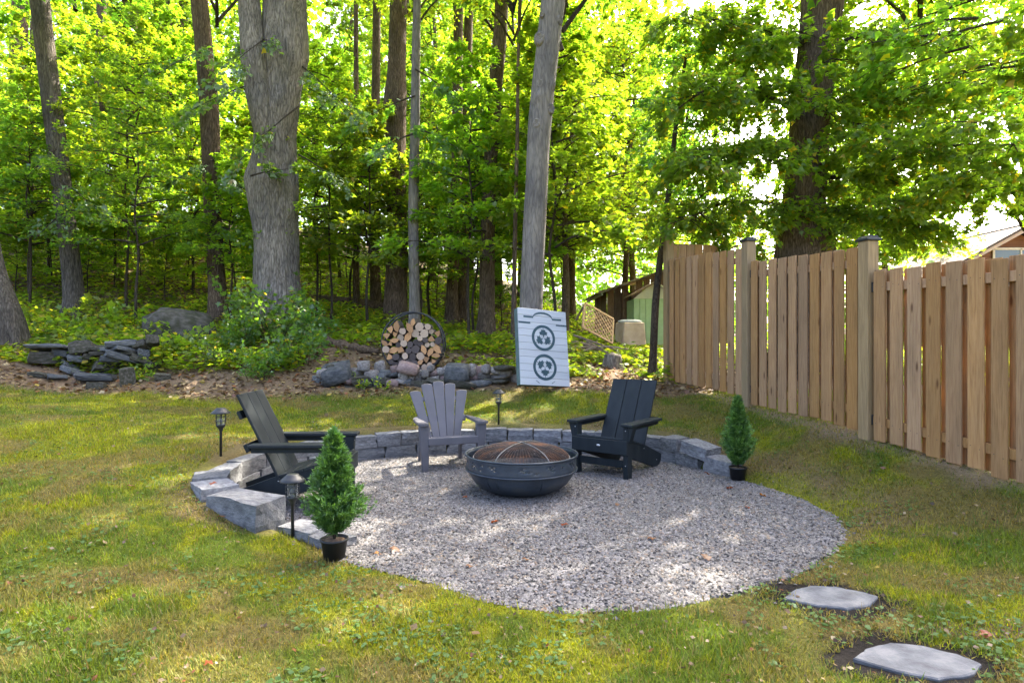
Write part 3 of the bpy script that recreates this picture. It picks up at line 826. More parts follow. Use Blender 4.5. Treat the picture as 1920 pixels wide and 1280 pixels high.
# the trees one can tell apart, measured in the photograph
_huge = main_tree("maple_tree", "huge grey maple trunk with forked top, rising from the green shrub", [(522,640,96),(522,560,84),(518,450,80),(512,360,90),(515,270,76),(523,180,78),(530,110,88),(533,40,80),(538,-60,72)], 13.0,
    [("thin1", .5, -.5, 7.9, .4, 1.1)], top=(.3, .2, 3.5, .2),
    tk=dict(ridge=.05, furrow=.022, lump=.12, seed=3, knots=((.30, 3.3, .10, .22), (.24, 5.8, .07, .16), (.62, 5.6, .08, .2), (.7, 3.6, .16, .25), (.43, 5.0, .05, .12))), trunk_n=96, step=.06,
    extra=(301, [(470,330,12.4,560,300,12.0,.40,150),(560,200,12.8,440,285,11.7,.55,170),(560,290,12.6,640,330,12.1,.4,120),(520,60,13,400,120,11.2,.7,260),(500,150,13,330,190,11.4,.6,220),(560,120,13,660,190,12,.6,200)]))
_pale = main_tree("maple_tree", "straight pale grey trunk with pruned knots, behind the white game board", [(996,720,50),(996,580,43),(1001,450,43),(1008,300,42),(1015,200,44),(1027,90,44),(1037,0,45),(1046,-90,42)], 10.3,
    [("canopy2", .6, 1.0, 7.2, 1.1, 1.0), ("canopy1", 1.8, 1.6, 9.0, 4.0, .95)], 'bark_smooth', top=(.4, .4, 4.0, .1),
    tk=dict(ridge=.03, lump=.05, seed=8, flare=1.2, knots=((.42, 4.3, .05, .06), (.44, 5.6, .05, .06), (.5, 4.6, .035, .05), (.575, 4.3, .05, .07), (.6, 5.5, .04, .06))), trunk_n=40, step=.05)
main_tree("maple_tree", "leaning grey trunk at the far side of the left stone heap", [(142,600,42),(140,560,34),(128,450,31),(110,300,32),(92,150,32),(74,0,32),(62,-100,30)], 13.5,
    [("thin0", 0, 0, 7.6, .2, 1.0)], bark='bark_dark', top=(-.5, .2, 3.5, .15), tk=dict(ridge=.05, lump=.05, seed=12), trunk_n=36,
    extra=(302, [(112,340,13.2,190,380,12.5,.4,110),(118,400,13.2,60,440,12.3,.5,120),(105,280,13.3,40,330,12.6,.4,90)]))
main_tree("maple_tree", "swollen grey trunk base cut off by the picture's left edge", [(8,665,66),(12,620,58),(8,580,50),(-8,500,30),(-24,420,29),(-52,250,28),(-92,0,26)], 11.0,
    [("canopy0", -1, 0, 6.5, 2.2, .9)], bark='bark_dark', top=(-.6, .2, 3, .12), tk=dict(ridge=.05, lump=.08, seed=15), trunk_n=36)
main_tree("maple_tree", "dark trunk just left of the huge maple, behind the boulder", [(412,615,40),(408,560,32),(402,450,30),(396,330,31),(392,200,34),(383,100,31),(374,0,31),(366,-90,29)], 14.2,
    [("thin0", -.3, .5, 7.8, 3.0, .9)], 'bark_brown', top=(-.4, .3, 3.5, .14), tk=dict(ridge=.06, lump=.08, seed=18), trunk_n=36,
    extra=(303, [(400,300,13.9,320,330,13.0,.45,120),(402,330,13.9,480,350,13.1,.45,120),(398,180,13.9,300,230,12.8,.5,160),(398,420,13.9,470,440,13.2,.4,90),(395,90,13.9,290,120,12.6,.55,170)]))
main_tree("maple_tree", "dark bulging trunk behind the firewood hoop's left side", [(741,640,50),(742,560,42),(745,450,36),(742,330,38),(738,240,46),(740,190,42),(744,120,34),(748,0,32),(750,-80,30)], 15.0,
    [("thin1", .2, .8, 8.4, 2.0, .8)], 'bark_brown', top=(.2, .3, 3.5, .12), tk=dict(ridge=.06, lump=.12, seed=22), trunk_n=32)
main_tree("maple_tree", "slim grey trunk right behind the stacked firewood", [(777,630,24),(777,560,20),(775,400,19),(778,250,18),(780,100,16),(782,0,14),(784,-80,13)], 13.2,
    [("thin0", 0, .4, 7.4, 4.0, .6)], 'bark_smooth', top=(.1, .1, 2.5, .05), tk=dict(ridge=.03, lump=.04, seed=25), trunk_n=24,
    extra=(304, [(778,250,13.1,690,275,12.2,.6,200),(778,240,13.1,870,265,12.2,.65,210),(778,180,13.1,660,215,12.5,.55,160),(779,130,13.1,880,185,12.3,.6,190),(778,300,13.1,830,305,12.6,.4,90)]))
main_tree("maple_tree", "brown trunk between the firewood hoop and the game board", [(912,640,36),(913,560,29),(914,450,27),(918,330,26),(928,180,26),(938,60,26),(944,-60,24)], 14.0,
    [("thin0", .2, .6, 7.9, .9, .8)], 'bark_brown', top=(.2, .2, 3.5, .12), tk=dict(ridge=.05, lump=.05, seed=28), trunk_n=28)
main_tree("maple_tree", "left one of two close brown trunks right of the hoop", [(848,625,30),(847,560,23),(852,450,20),(856,330,20),(858,150,19),(860,0,18),(862,-60,16)], 16.0,
    [("thin1", 0, .5, 9, 5.0, .7)], 'bark_brown', top=(.1, .2, 3, .1), tk=dict(ridge=.05, lump=.05, seed=31), trunk_n=20)
main_tree("maple_tree", "right one of two close brown trunks right of the hoop", [(864,625,26),(866,560,21),(870,450,18),(872,330,18),(876,150,17),(880,0,16),(884,-60,15)], 16.4,
    [("thin0", .5, .8, 9.4, 2.4, .7)], 'bark_brown', top=(.2, .2, 3, .1), tk=dict(ridge=.05, lump=.05, seed=34), trunk_n=20)
main_tree("maple_tree", "broad brown trunk at the left edge deep in the woods", [(30,470,30),(28,380,27),(30,250,27),(34,120,27),(38,0,26),(40,-80,24)], 19.0,
    [("thin1", 0, .5, 9.4, 3.3, 1.0)], 'bark_brown', top=(.1, .2, 3, .15), tk=dict(ridge=.05, lump=.05, seed=37), trunk_n=24)
for k, (path, Y, lab) in enumerate([
    ([(64,480,16),(62,350,15),(62,200,14),(66,0,13),(68,-60,12)], 21, "thin brown trunk beside the broad one at the left edge"),
    ([(180,440,22),(184,330,19),(186,200,18),(190,60,17),(194,-60,16)], 20, "brown trunk right of the leaning grey trunk, deep in the woods"),
    ([(226,430,26),(226,330,22),(236,220,18),(246,100,16),(256,-40,15)], 22, "forked looking brown trunk in the yellow lit woods at left"),
    ([(336,500,15),(334,380,14),(336,250,13),(338,100,12),(340,-40,12)], 20, "pale thin trunk seen between the boulder and the dark trunk"),
    ([(668,600,14),(668,450,11),(670,300,10),(668,150,9),(668,-40,8)], 17, "slender trunk in the gap right of the huge maple"),
    ([(704,620,30),(704,560,22),(702,440,18),(704,250,16),(706,60,15),(708,-60,14)], 17.5, "brown trunk left of the dark bulging one"),
    ([(963,640,13),(964,540,9),(966,420,8),(970,250,7),(972,100,6)], 12.5, "very thin sapling trunk hugging the pale grey trunk's left side")]):
    main_tree("maple_tree", lab, path, Y, [("thin%d" % (k % 2), 0, .4, Y*.55, k*1.3, .6)], 'bark_brown', top=(.1, .2, 3, .06), tk=dict(ridge=.05, lump=.05, seed=50+k), trunk_n=18, step=.16)

def trunk_details():
    pts = pxtrunk([(506,320,18),(496,250,36),(486,180,46),(477,110,50),(469,40,42),(462,-40,38),(448,-140,34)], 12.66)
    L = _huge.location
    o = link("fork", trunk_mesh("fork", [(x-L[0], y-L[1], z-L[2], r) for x, y, z, r in pts], M['bark_grey'], 72, .045, .05, .14, 61, .022, 1.0), _huge)
    L = _pale.location
    for (px, py, w) in [(1011,72,19),(1050,38,14),(1013,157,13),(1032,204,15),(1006,231,14),(1016,28,8)]:
        Y = 10.3-.5*43/FPX*10.3+.02-(.0 if 1005 < px < 1025 else -.04); r = w/2/FPX*Y
        me = MB().lathe([(0, .012), (.35*r, .010), (.6*r, .020), (.85*r, .026), (1.05*r, .010), (1.25*r, -.03)], 16)
        me.build("branch_scar", M['bark_smooth'], _pale, loc=(PX(px, Y)-L[0], Y-L[1], PZ(py, Y)-L[2]), rot=(math.pi/2, 0, (px-1022)*.03), scale=(1, 1.25, 1))
trunk_details()

def big_right_maple():
    Y = 11.2
    pts = pxtrunk([(1506,640,112),(1506,520,104),(1508,455,98),(1506,400,78),(1512,320,72),(1520,220,70),(1532,100,68),(1542,0,74),(1548,-90,76)], Y)
    x, y = pts[0][0], Y; z = Hs(x, y); pts[0] = (x, y, z-.12, pts[0][3])
    pts.append((x+.7, y+.4, 10.5, .2))
    root = tree("maple_tree", "massive brown maple behind the fence with wide hanging foliage", (x, y, z), [("canopy0", 1.2, .2, 8.3, 1.0, 1.15), ("thin0", 2.4, .4, 6.8, 2.0, 1.0)], None, pts, 'bark_brown', tk=dict(ridge=.06, lump=.08, seed=41, knots=((.15, 5.9, .10, .22), (.12, 3.5, .06, .2))), trunk_n=48, step=.07)
    f = Foliage(310); g = f.g
    limbs = [((1530,120),(1620,62,11.0),(1720,78,10.8),(1830,40,10.4)), ((1520,215),(1600,182,10.9),(1690,176,10.6),(1800,150,10.2)), ((1515,300),(1430,265,10.6),(1340,285,10.0),(1270,300,9.8)),
             ((1512,330),(1600,330,10.8),(1700,290,10.2),(1810,270,9.6)), ((1530,90),(1450,60,10.8),(1360,40,10.4),(1280,30,10.2)), ((1508,410),(1440,380,10.9),(1360,380,10.6),(1290,410,10.4)),
             ((1520,230),(1440,180,10.5),(1350,160,9.9),(1290,190,9.5)), ((1512,380),(1590,400,10.9),(1660,410,10.7),(1740,420,10.5))]
    for (p0, *rest) in limbs:
        q = [np.array((PX(p0[0], Y), Y, PZ(p0[1], Y)))]+[np.array((PX(a, yy), yy, PZ(b, yy))) for a, b, yy in rest]
        r0 = .085 if p0[1] < 230 else .05
        f.limb(catmull(np.array(q), 4), list(np.linspace(r0, .012, 13)))
        Q = catmull(np.array(q), 8)
        for _ in range(30):
            i = g.integers(4, len(Q)); c = Q[i]; a = g.uniform(0, 6.283); L = g.uniform(.5, 1.15)
            d = np.array((math.cos(a)*L, math.sin(a)*L*.8-.1, g.uniform(-.45, .25)))
            f.spray(c, c+d, g.uniform(.28, .5), 120, .10, .28, .06, .012)
    for _ in range(220):   # sprays filling the crown's far side
        px = g.uniform(1260, 1960); py = g.uniform(-40, 430 if px < 1760 else 330); yy = g.uniform(11.6, 13.6)
        c = np.array((PX(px, yy), yy, PZ(py, yy))); a = g.uniform(0, 6.283)
        f.spray(c, c+np.array((math.cos(a), math.sin(a)*.8, g.uniform(-.4, .1)))*g.uniform(.7, 1.3), .45, 100, .12, .25, .07, .012)
    for (px, py, yy) in [(1500,60,10.3),(1560,110,10.2),(1490,150,10.2),(1540,200,10.1),(1570,260,10.2),(1440,300,10.1),(1450,90,10.2),(1600,230,10.0),(1880,120,8.6),(1820,230,8.8),(1900,270,8.4),(1850,320,8.9),(1770,350,9.6),(1800,320,9.8),(1870,350,9.6),(1735,375,10.0),(1915,360,9.2),(1700,260,9.4),(1930,40,8.4),(1640,380,9.8)]:
        c = np.array((PX(px, yy), yy, PZ(py, yy)))
        for _ in range(3):
            a = g.uniform(0, 6.283); f.spray(c, c+np.array((math.cos(a), math.sin(a)*.6, g.uniform(-.3, .1)))*g.uniform(.6, 1.0), .4, 110, .115, .2, .05, .012)
    for nm, me in (("crown", f.crown("crown_big", M['leaf'], ((.078, .140, .022), (.150, .200, .026)), yellow=.05)), ("branches", f.branches("branches_big", M['branch']))):
        o = link(nm, me, root); o.location = (-x, -y, -z)
big_right_maple()

def fence_corner_sapling():
    Y = 10.9
    pts = pxtrunk([(1222,725,19),(1224,680,14),(1230,560,13.5),(1240,470,12),(1252,380,11),(1262,280,9),(1275,180,7),(1290,80,5)], Y)
    x, y = pts[0][0], Y; z = Hs(x, y); pts[0] = (x, y, z-.1, pts[0][3])
    root = tree("young_tree", "thin dark leaning trunk beside the tall fence end post", (x, y, z), [], None, pts, 'branch', tk=dict(ridge=.03, lump=.04, seed=44, flare=1.5), trunk_n=16)
    f = Foliage(320); g = f.g
    f.limb([(PX(1262,Y), Y, PZ(420,Y)), (PX(1300,Y), Y+.1, PZ(380,Y)), (PX(1360,Y), Y+.1, PZ(330,Y))], [.03, .022, .008])
    for (a, b) in [(1270,240),(1280,180),(1250,300),(1290,110),(1300,60),(1330,350),(1245,200)]:
        c = np.array((PX(a, Y), Y, PZ(b, Y)))
        for _ in range(4):
            an = g.uniform(0, 6.283); f.spray(c, c+np.array((math.cos(an), math.sin(an), g.uniform(-.2, .2)))*g.uniform(.4, .9), .3, 60, .11, .2, .05, .01)
    for nm, me in (("crown", f.crown("crown_corner", M['leaf_front'], PAL_D)), ("branches", f.branches("branches_corner", M['branch']))):
        o = link(nm, me, root); o.location = (-x, -y, -z)
fence_corner_sapling()

# background maples behind, right of the game board and across the wood: countable, seen as a mass of leaves
def scatter_trees():
    g = rng(77)
    lab_s = "slender young maple filling the sunlit woods behind the clearing"
    lab_p = "tall leafy maple standing in the sunlit woods behind the clearing"
    spots = []
    for row, Y in enumerate((14.6, 16.8, 19.5, 23, 27)):
        dx = 2.1+.12*row
        for x in np.arange(-Y*.86-.5, PX(1180, Y), dx):
            xx, yy = x+g.uniform(-.6, .6), Y+g.uniform(-.8, .8)
            px = 960+xx/yy*FPX
            if row == 0 and (470 < px < 575 or px > 1090): continue
            if px > 1095 and yy < 20: continue
            if row == 4 or (row >= 2 and px < 760 and g.uniform() < .35): continue
            spots.append((xx, yy, row))
    for i, (x, y, row) in enumerate(spots):
        k = (0, 2, 4)[i % 3] if x/y < -.36 else (1, 3, 1, 3, 4)[i % 5]; s = g.uniform(.8, 1.15)*(1+.08*row)
        rz = g.uniform(0, 6.283)
        t = tree("young_maple", lab_s, (x, y, Hs(x, y)), [("sapling%d" % k, 0, 0, 0, rz, s)], "stem%d" % (k % 2), group="young maples in the woods", sc=s, rot=rz)
    for i, (x, y) in enumerate([(-14,22),(-9.5,24.5),(-3.2,24.5),(-.5,21),(2.2,22.5),(-12.5,29),(-7.5,29.5),(-2,29),(2.5,28),(-17,27),(.4,25.5),(-4.8,27),(-11,19.8)]):
        rz = g.uniform(0, 6.283); k = i % 4; s = g.uniform(.95, 1.2)
        tree("tall_maple", lab_p, (x, y, Hs(x, y)), [("pole%d" % k, 0, 0, 0, rz, s)], "pole%d_t" % k, group="tall maples in the woods", sc=s, rot=rz)
scatter_trees()
for lab, x, y, key, rz, s in [
    ("bright yellow green maple between the game board and the old shed", 1.25, 14.6, "pole1", .6, .80),
    ("leafy green maple rising over the old shed roof", 3.6, 19.5, "pole3", 1.9, 1.0),
    ("low branching maple behind the pale grey trunk", .9, 13.0, "sapling2", 3.1, 1.25),
    ("leafy maple behind the fence end post", 5.2, 17.5, "pole2", 4.0, .85),
    ("leafy maple filling the sky right of the massive maple", 8.6, 16.5, "pole0", 2.0, .9),
    ("pale green maple between the massive maple and the house", 11.6, 19.0, "pole3", 5.0, .95),
    ("tall maple showing in the gap above the fence end post", 4.4, 22.5, "pole1", 5.6, 1.15)]:
    tree("green_maple", lab, (x, y, Hs(x, y)), [(key, 0, 0, 0, rz, s)], ("pole1_t" if key.startswith("pole") else "stem1"), sc=s*.8, rot=rz)
# saplings on the open side of the wood whose sprays hang before the trunks
for lab, x, y, key, rz, s in [
    ("young maple spreading level sprays between leaning and dark trunks", PX(255, 13.0), 13.0, "sapling3", .3, .95),
    ("young maple with low sprays left of the leaning trunk", PX(55, 13.6), 13.6, "sapling1", 1.3, .95),
    ("young maple with low sprays right of the huge maple", PX(620, 14.2), 14.2, "sapling4", 2.0, .95),
    ("young maple spreading over the firewood hoop", PX(690, 14.0), 14.0, "sapling0", 5.1, 1.1),
    ("young maple with low sprays left of the game board", PX(880, 13.4), 13.4, "sapling2", 4.0, 1.12)]:
    tree("young_maple", lab, (x, y, Hs(x, y)), [(key, 0, 0, 0, rz, s)], "stem0", sc=s, rot=rz)

# low bushy maples on the rising bank
for i, (px, Y, s) in enumerate([(30,14.6,.5),(95,15.6,.55),(165,14.8,.45),(215,15.8,.6),(262,16.8,.55),(310,15.2,.5),(352,16.6,.6),(440,16.2,.55),(130,17.6,.6),(50,17.2,.6),(385,18.2,.6),(290,18.6,.65),(600,17.2,.5),(650,19,.6),(820,18.5,.55),(890,18.0,.5),(940,17.0,.5),(200,19.5,.65),(20,20,.7),(1010,16.6,.45)]):
    x = PX(px, Y); rz = i*2.1
    t = tree("bushy_maple", "low bushy young maple on the rising woodland bank" if px < 500 else "low bushy young maple deep behind the firewood and board", (x, Y, Hs(x, Y)-.25*s), [("sapling%d" % (i % 5), 0, 0, 0, rz, s)], "stem0", group="low maples on the left bank" if px < 500 else "low maples behind the firewood", sc=s, rot=rz)
# trees out of sight beyond the fence whose crowns shade the clearing
for i, (x, y, key, zz, s) in enumerate([(8.2, 8.6, "canopy0", 4.6, 1.1), (13.4, 16.0, "canopy1", 4.4, 1.1)]):
    tree("shade_maple", ["maple whose crown hangs over the house side of the fence", "maple whose leaves hang above the brown house roof"][i], (x, y, Hs(x, y)), [(key, 0, 0, zz, i*2.0, s), ("thin%d" % i, .3, .4, zz+2.6, i, 1.0)], "pole%d_t" % (i+1), sc=.9)

def far_forest():
    g = rng(55); n = 90000
    Y = g.uniform(34, 46, n); X = g.uniform(-1, .30, n)*(Y*.95)
    z = H(X, Y)+g.uniform(0, 1, n)**.8*23
    k = fbm(X*.35, z*.35, Y*.2, 3) > .42
    X, Y, z = X[k], Y[k], z[k]; n = len(X)
    V, F, m = leaves(np.stack([X, Y, z], -1), g.normal(0, 1, (n, 3))+np.array((0, 0, -.4)), g.normal(0, .6, (n, 3))+np.array((0, 0, 1.)), g.uniform(.22, .46, n), LEAF4, TRI4)
    t = g.uniform(0, 1, (n, 1)); c = np.array(PAL_Y[0])*(1-t)+np.array(PAL_Y[1])*t
    stuff(link("forest", np_mesh("forest", V, F, np.repeat(c, m, 0), M['leaf'])), "distant sunlit woods reading as one mass of leaves", "woods")
    # low green screen beyond the fence on the right
    n = 9000; Y = g.uniform(26, 34, n); X = PX(1000, Y)+g.uniform(0, 1, n)*(PX(1800, Y)-PX(1000, Y)); z = H(X, Y)+g.uniform(0, 1, n)**1.2*6.0*(.6+.7*vnoise(X*.5, Y*.3))
    V, F, m = leaves(np.stack([X, Y, z], -1), g.normal(0, 1, (n, 3)), g.normal(0, .6, (n, 3))+np.array((0, 0, 1.)), g.uniform(.2, .4, n))
    t = g.uniform(0, 1, (n, 1)); c = np.array(PAL[0])*(1-t)+np.array(PAL[1])*t
    stuff(link("hedge_foliage", np_mesh("hedge_foliage", V, F, np.repeat(c, m, 0), M['leaf'])), "green screen of leaves beyond the fence", "foliage")
far_forest()

# shrubs and seedlings at the woodland edge
SHR = [("leafy green shrub at the foot of the huge maple", 520, 650, 11.6, "shrub0", 1.25), ("shrub with bright leaves spilling over the rubble wall end", 560, 690, 10.6, "shrub1", .95),
       ("dense shrub left of the huge maple's base", 450, 655, 11.3, "shrub2", .75), ("low shrub in front of the dark trunk", 415, 690, 10.5, "shrub0", .6),
       ("tall shrub partly covering the huge maple's trunk", 500, 610, 12.2, "shrub1", 1.35), ("shrub right of the huge maple near the rotten log", 600, 640, 12.0, "shrub2", .8),
       ("low shrub at the foot of the leaf bank, lawn edge", 480, 715, 10.0, "shrub2", .62)]
for i, (lab, px, py, Y, key, s) in enumerate(SHR):
    x = PX(px, Y); root = thing("shrub", lab, "shrub", (x, Y, Hs(x, Y)-.03), i*1.7)
    link("foliage", LIB[key][0], root, scale=(s,)*3); link("stems", LIB[key][1], root, scale=(s,)*3)
g_ = rng(88)
SEED = [(80,11.5),(120,11.6),(160,12.2),(200,11.4),(240,11.9),(270,11.2),(300,11.6),(230,12.8),(340,11.1),(180,13.2),(100,12.8),(280,12.9),(330,12.6),(380,11.2),(60,12.2),(140,11.0),(360,12.2),(250,10.7),(210,10.7),(310,10.8)]
for i, (px, Y) in enumerate(SEED):
    x = PX(px, Y); s = g_.uniform(.7, 1.3)
    root = thing("maple_seedling", "yellow green maple seedling on the leafy bank below the leaning trunk", "seedling", (x, Y, Hs(x, Y)-.02), g_.uniform(0, 6), "maple seedlings on the leafy bank")
    link("foliage", LIB["seedling%d" % (i % 2)][0], root, scale=(s,)*3); link("stem", LIB["seedling%d" % (i % 2)][1], root, scale=(s,)*3)
for lab, px, Y, s in [("bright green weed tuft at the foot of the rubble wall", 682, 9.75, .55), ("small weed beside the bright tuft by the rubble wall", 715, 9.7, .45), ("lone yellow green seedling among the broken wall stones", 268, 10.0, .6)]:
    x = PX(px, Y); root = thing("weed_plant", lab, "weed", (x, Y, Hs(x, Y)-.02), px)
    link("foliage", LIB["seedling0"][0], root, scale=(s,)*3); link("stem", LIB["seedling0"][1], root, scale=(s,)*3)
# ------------------------------------------------------------------ timber fence
def build_fence():
    def fx(y): return fence_x(y)
    ang = math.atan2(1, -.2235)-math.pi/2          # fence line runs along local y
    u = np.array((-.2235, 1.0)); u /= np.linalg.norm(u); nl = np.array((-u[1], u[0]))   # towards the lawn
    root = thing("wooden_fence", "tall shadowbox fence of upright cedar boards with capped posts", "fence", (fx(6.25), 6.25, Hs(fx(6.25), 6.25)))
    R = np.array(root.location)
    def put(name, me, x, y, z, rz, sc=(1,1,1), parent=root, rx=0):
        o = link(name, me, parent, (x-R[0], y-R[1], z-R[2]), (rx, 0, rz), sc); return o
    variants = []
    for k in range(6):
        g = rng(400+k); mb = MB()
        mb.box((0, 0, .5), (.019, .138+.004*(k % 3), 1.0), bevel=.0025)
        for zf in (.093, .102+.004*(k % 2), .905, .912): mb.box((-.0098, (-.04 if zf in (.093, .905) else .038)+g.normal(0, .006), zf), (.002, .007, .0035))
        for f_ in mb.bm.faces:
            c_ = f_.calc_center_median()
            if f_.calc_area() < 1e-4 and c_.x < -.0085 and .05 < c_.z < .95: f_.material_index = 1
        variants.append(mb.mesh("board", [M['fence'], M['black_metal']]))
    rail = MB().box((0, .5, 0), (.038, 1.0, .086), bevel=.003).mesh("rail", M['fence'])
    post = MB().box((0, 0, .5), (.135, .135, 1.0), bevel=.006).mesh("post", M['post'])
    cap = MB().box((0, 0, .012), (.17, .17, .024), bevel=.004).prism([(-.075,.024),(.075,.024),(.045,.052),(-.045,.052)], -.07, .07).mesh("post_cap", M['black_metal'])
    brk = MB().box((0, 0, 0), (.05, .012, .10), bevel=.002).mesh("bracket", M['black_metal'])
    g = rng(41)
    for (y, top, capd) in ((10.5, 3.46, False), (8.25, 2.76, True), (6.25, 2.44, True), (4.15, 2.2, True)):
        x = fx(y); z0 = Hs(x, y)-.1
        p = put("post", post, x, y, z0, ang, (1, 1, top-z0))
        if capd: put("post_cap", cap, x, y, top, ang)
    panels = [((10.5, 8.25), (2.81, 2.68), (.775, .675)), ((8.25, 6.25), (2.48, 2.38), (.60, .515)), ((6.25, 4.15), (2.125, 2.08), (.445, .295))]
    for (ya, yb), (ta, tb), (ba, bb) in panels:
        L = (ya-yb)/u[1]; n = int(round((L-.16)/.190)); pitch = (L-.16)/n
        for side in (0, 1):
            for i in range(n+side):
                s = .08+(i+.5)*pitch-(.5*pitch if side else 0)
                if side and (i == 0 or i == n): s += .04 if i == 0 else -.04
                f = s/L; y = ya-(ya-yb)*f; x = fx(y)
                off = .032 if side == 0 else -.032
                off += g.normal(0, .0015)
                top = ta+(tb-ta)*f+g.normal(0, .008); bot = ba+(bb-ba)*f+g.normal(0, .010)
                o = put("board", variants[g.integers(0, 6)], x+nl[0]*off, y+nl[1]*off, bot, ang+g.normal(0, .012), (1, g.uniform(.96, 1.03), top-bot))
        for zt in (-.16, .19):
            za = (ta+zt if zt < 0 else ba+zt) if zt is not None else (ta+ba)/2
            zb = (tb+zt if zt < 0 else bb+zt) if zt is not None else (tb+bb)/2
            a = np.array((fx(ya), ya, za)); b = np.array((fx(yb), yb, zb)); d = b-a; l = np.linalg.norm(d)
            o = put("rail", rail, a[0], a[1], a[2], math.atan2(d[1], d[0])-math.pi/2, (1, l, 1), rx=math.asin(d[2]/l))
            put("bracket", brk, a[0]+nl[0]*.005-u[0]*.078, a[1]+nl[1]*.005-u[1]*.078, a[2], ang)
    # the taller return run behind the end post
    for i in range(6):
        x = fx(10.5)+.12+i*.15; y = 10.62+i*.02
        put("board", variants[i % 6], x, y, Hs(x, y)+.03, math.pi/2+.1, (1, 1, 3.07-Hs(x, y)+g.normal(0, .008)))
    put("rail", rail, fx(10.5)+.06, 10.66, 2.85, -math.pi/2+.1, (1, .9, 1))
    put("rail", rail, fx(10.5)+.06, 10.66, 1.1, -math.pi/2+.1, (1, .9, 1))
build_fence()

# ------------------------------------------------------------------ stones and walls
def stone_mesh(name, seed, mat, cuts=2, rnd=.45, jit=.10, flat=False):
    g = rng(seed); bm = bmesh.new(); bmesh.ops.create_cube(bm, size=1.0)
    bmesh.ops.subdivide_edges(bm, edges=bm.edges[:], cuts=cuts, use_grid_fill=True)
    for v in bm.verts:
        p = np.array(v.co); sp = p/np.linalg.norm(p)*.62
        q = p*(1-rnd)+sp*rnd
        n = np.array([float(fbm(q[0]*2.1+seed*3.1+k*9, q[1]*2.1, q[2]*2.1, seed, 2))-.5 for k in range(3)])
        v.co = q+n*jit*2.6+g.normal(0, jit*.12, 3)
    for f in bm.faces: f.smooth = not flat
    me = bpy.data.meshes.new(name); bm.to_mesh(me); bm.free(); me.materials.append(M[mat]); return me
ROCK = {m: [stone_mesh("stone", 500+i*7+j*31, m, 2, .55, .13) for i in range(5)] for j, m in enumerate(('rubble', 'rubble_pink', 'rubble_dark', 'rubble_moss'))}
SLATE = [stone_mesh("stone", 700+i, 'rubble_dark' if i % 2 else 'rubble_moss', 2, .22, .09, True) for i in range(6)]
BLOCK = [stone_mesh("stone", 740+i, 'block', 3, .07, .045, True) for i in range(9)]

def retaining_wall():
    root = thing("retaining_wall", "low curved wall of grey cut stone blocks around the gravel", "stone wall", (0, 7.84, 0))
    P = WALL_CURVE; seg = np.r_[0, np.cumsum(np.linalg.norm(np.diff(P, axis=0), axis=1))]; L = seg[-1]
    g = rng(61)
    def at(s):
        p = np.array([np.interp(s, seg, P[:, i]) for i in (0, 1)]); q = np.array([np.interp(min(s+.05, L), seg, P[:, i]) for i in (0, 1)]); r = np.array([np.interp(max(s-.05, 0), seg, P[:, i]) for i in (0, 1)])
        t = (q-r)/np.linalg.norm(q-r); return p, t
    def blk(s0, s1, z0, z1, depth=.27, extra=0.0, off=0.0):
        p, t = at((s0+s1)/2); out = np.array((-t[1], t[0]))
        c = p+out*(depth/2+off)
        link("stone", BLOCK[g.integers(0, 9)], root, (c[0], c[1]-7.84, (z0+z1)/2), (g.normal(0, .012), g.normal(0, .012), math.atan2(t[1], t[0])+(math.pi if g.uniform() < .5 else 0)), ((s1-s0)*1.0-.006, depth, z1-z0-.003))
    # lower course, upper course
    s = .42
    while s < L-.02:
        w = g.uniform(.34, .56); w = min(w, L-s); 
        if w > .12: blk(s, s+w, -.03, .135, .26, off=.0)
        s += w
    s = .49
    while s < L-.30:
        w = g.uniform(.26, .50); w = min(w, L-.30-s)
        if w > .12: blk(s, s+w, .135, g.uniform(.275, .30), g.uniform(.25, .29), off=g.uniform(-.01, .015))
        s += w
    blk(-.02, .54, -.05, .275, .27)          # large end block by the lamp
    blk(L-.02, L+.34, -.03, .15, .24)
    for (x, y, w, d, h, a) in [(-1.52, 4.50, .34, .22, .07, -.5), (-1.28, 4.33, .30, .22, .05, -.7), (-1.36, 4.60, .2, .2, .03, .2)]:
        link("stone", BLOCK[g.integers(0, 9)], root, (x, y-7.84, h/2-.02), (0, 0, a), (w, d, h+.05))
    # last block at the right end, beside the pot
    link("stone", BLOCK[3], root, (2.30, 6.62-7.84, .06), (0, .06, -1.05), (.36, .26, .2))
    link("stone", BLOCK[5], root, (2.13, 6.93-7.84, .20), (.0, .16, -1.0), (.36, .26, .14))
retaining_wall()

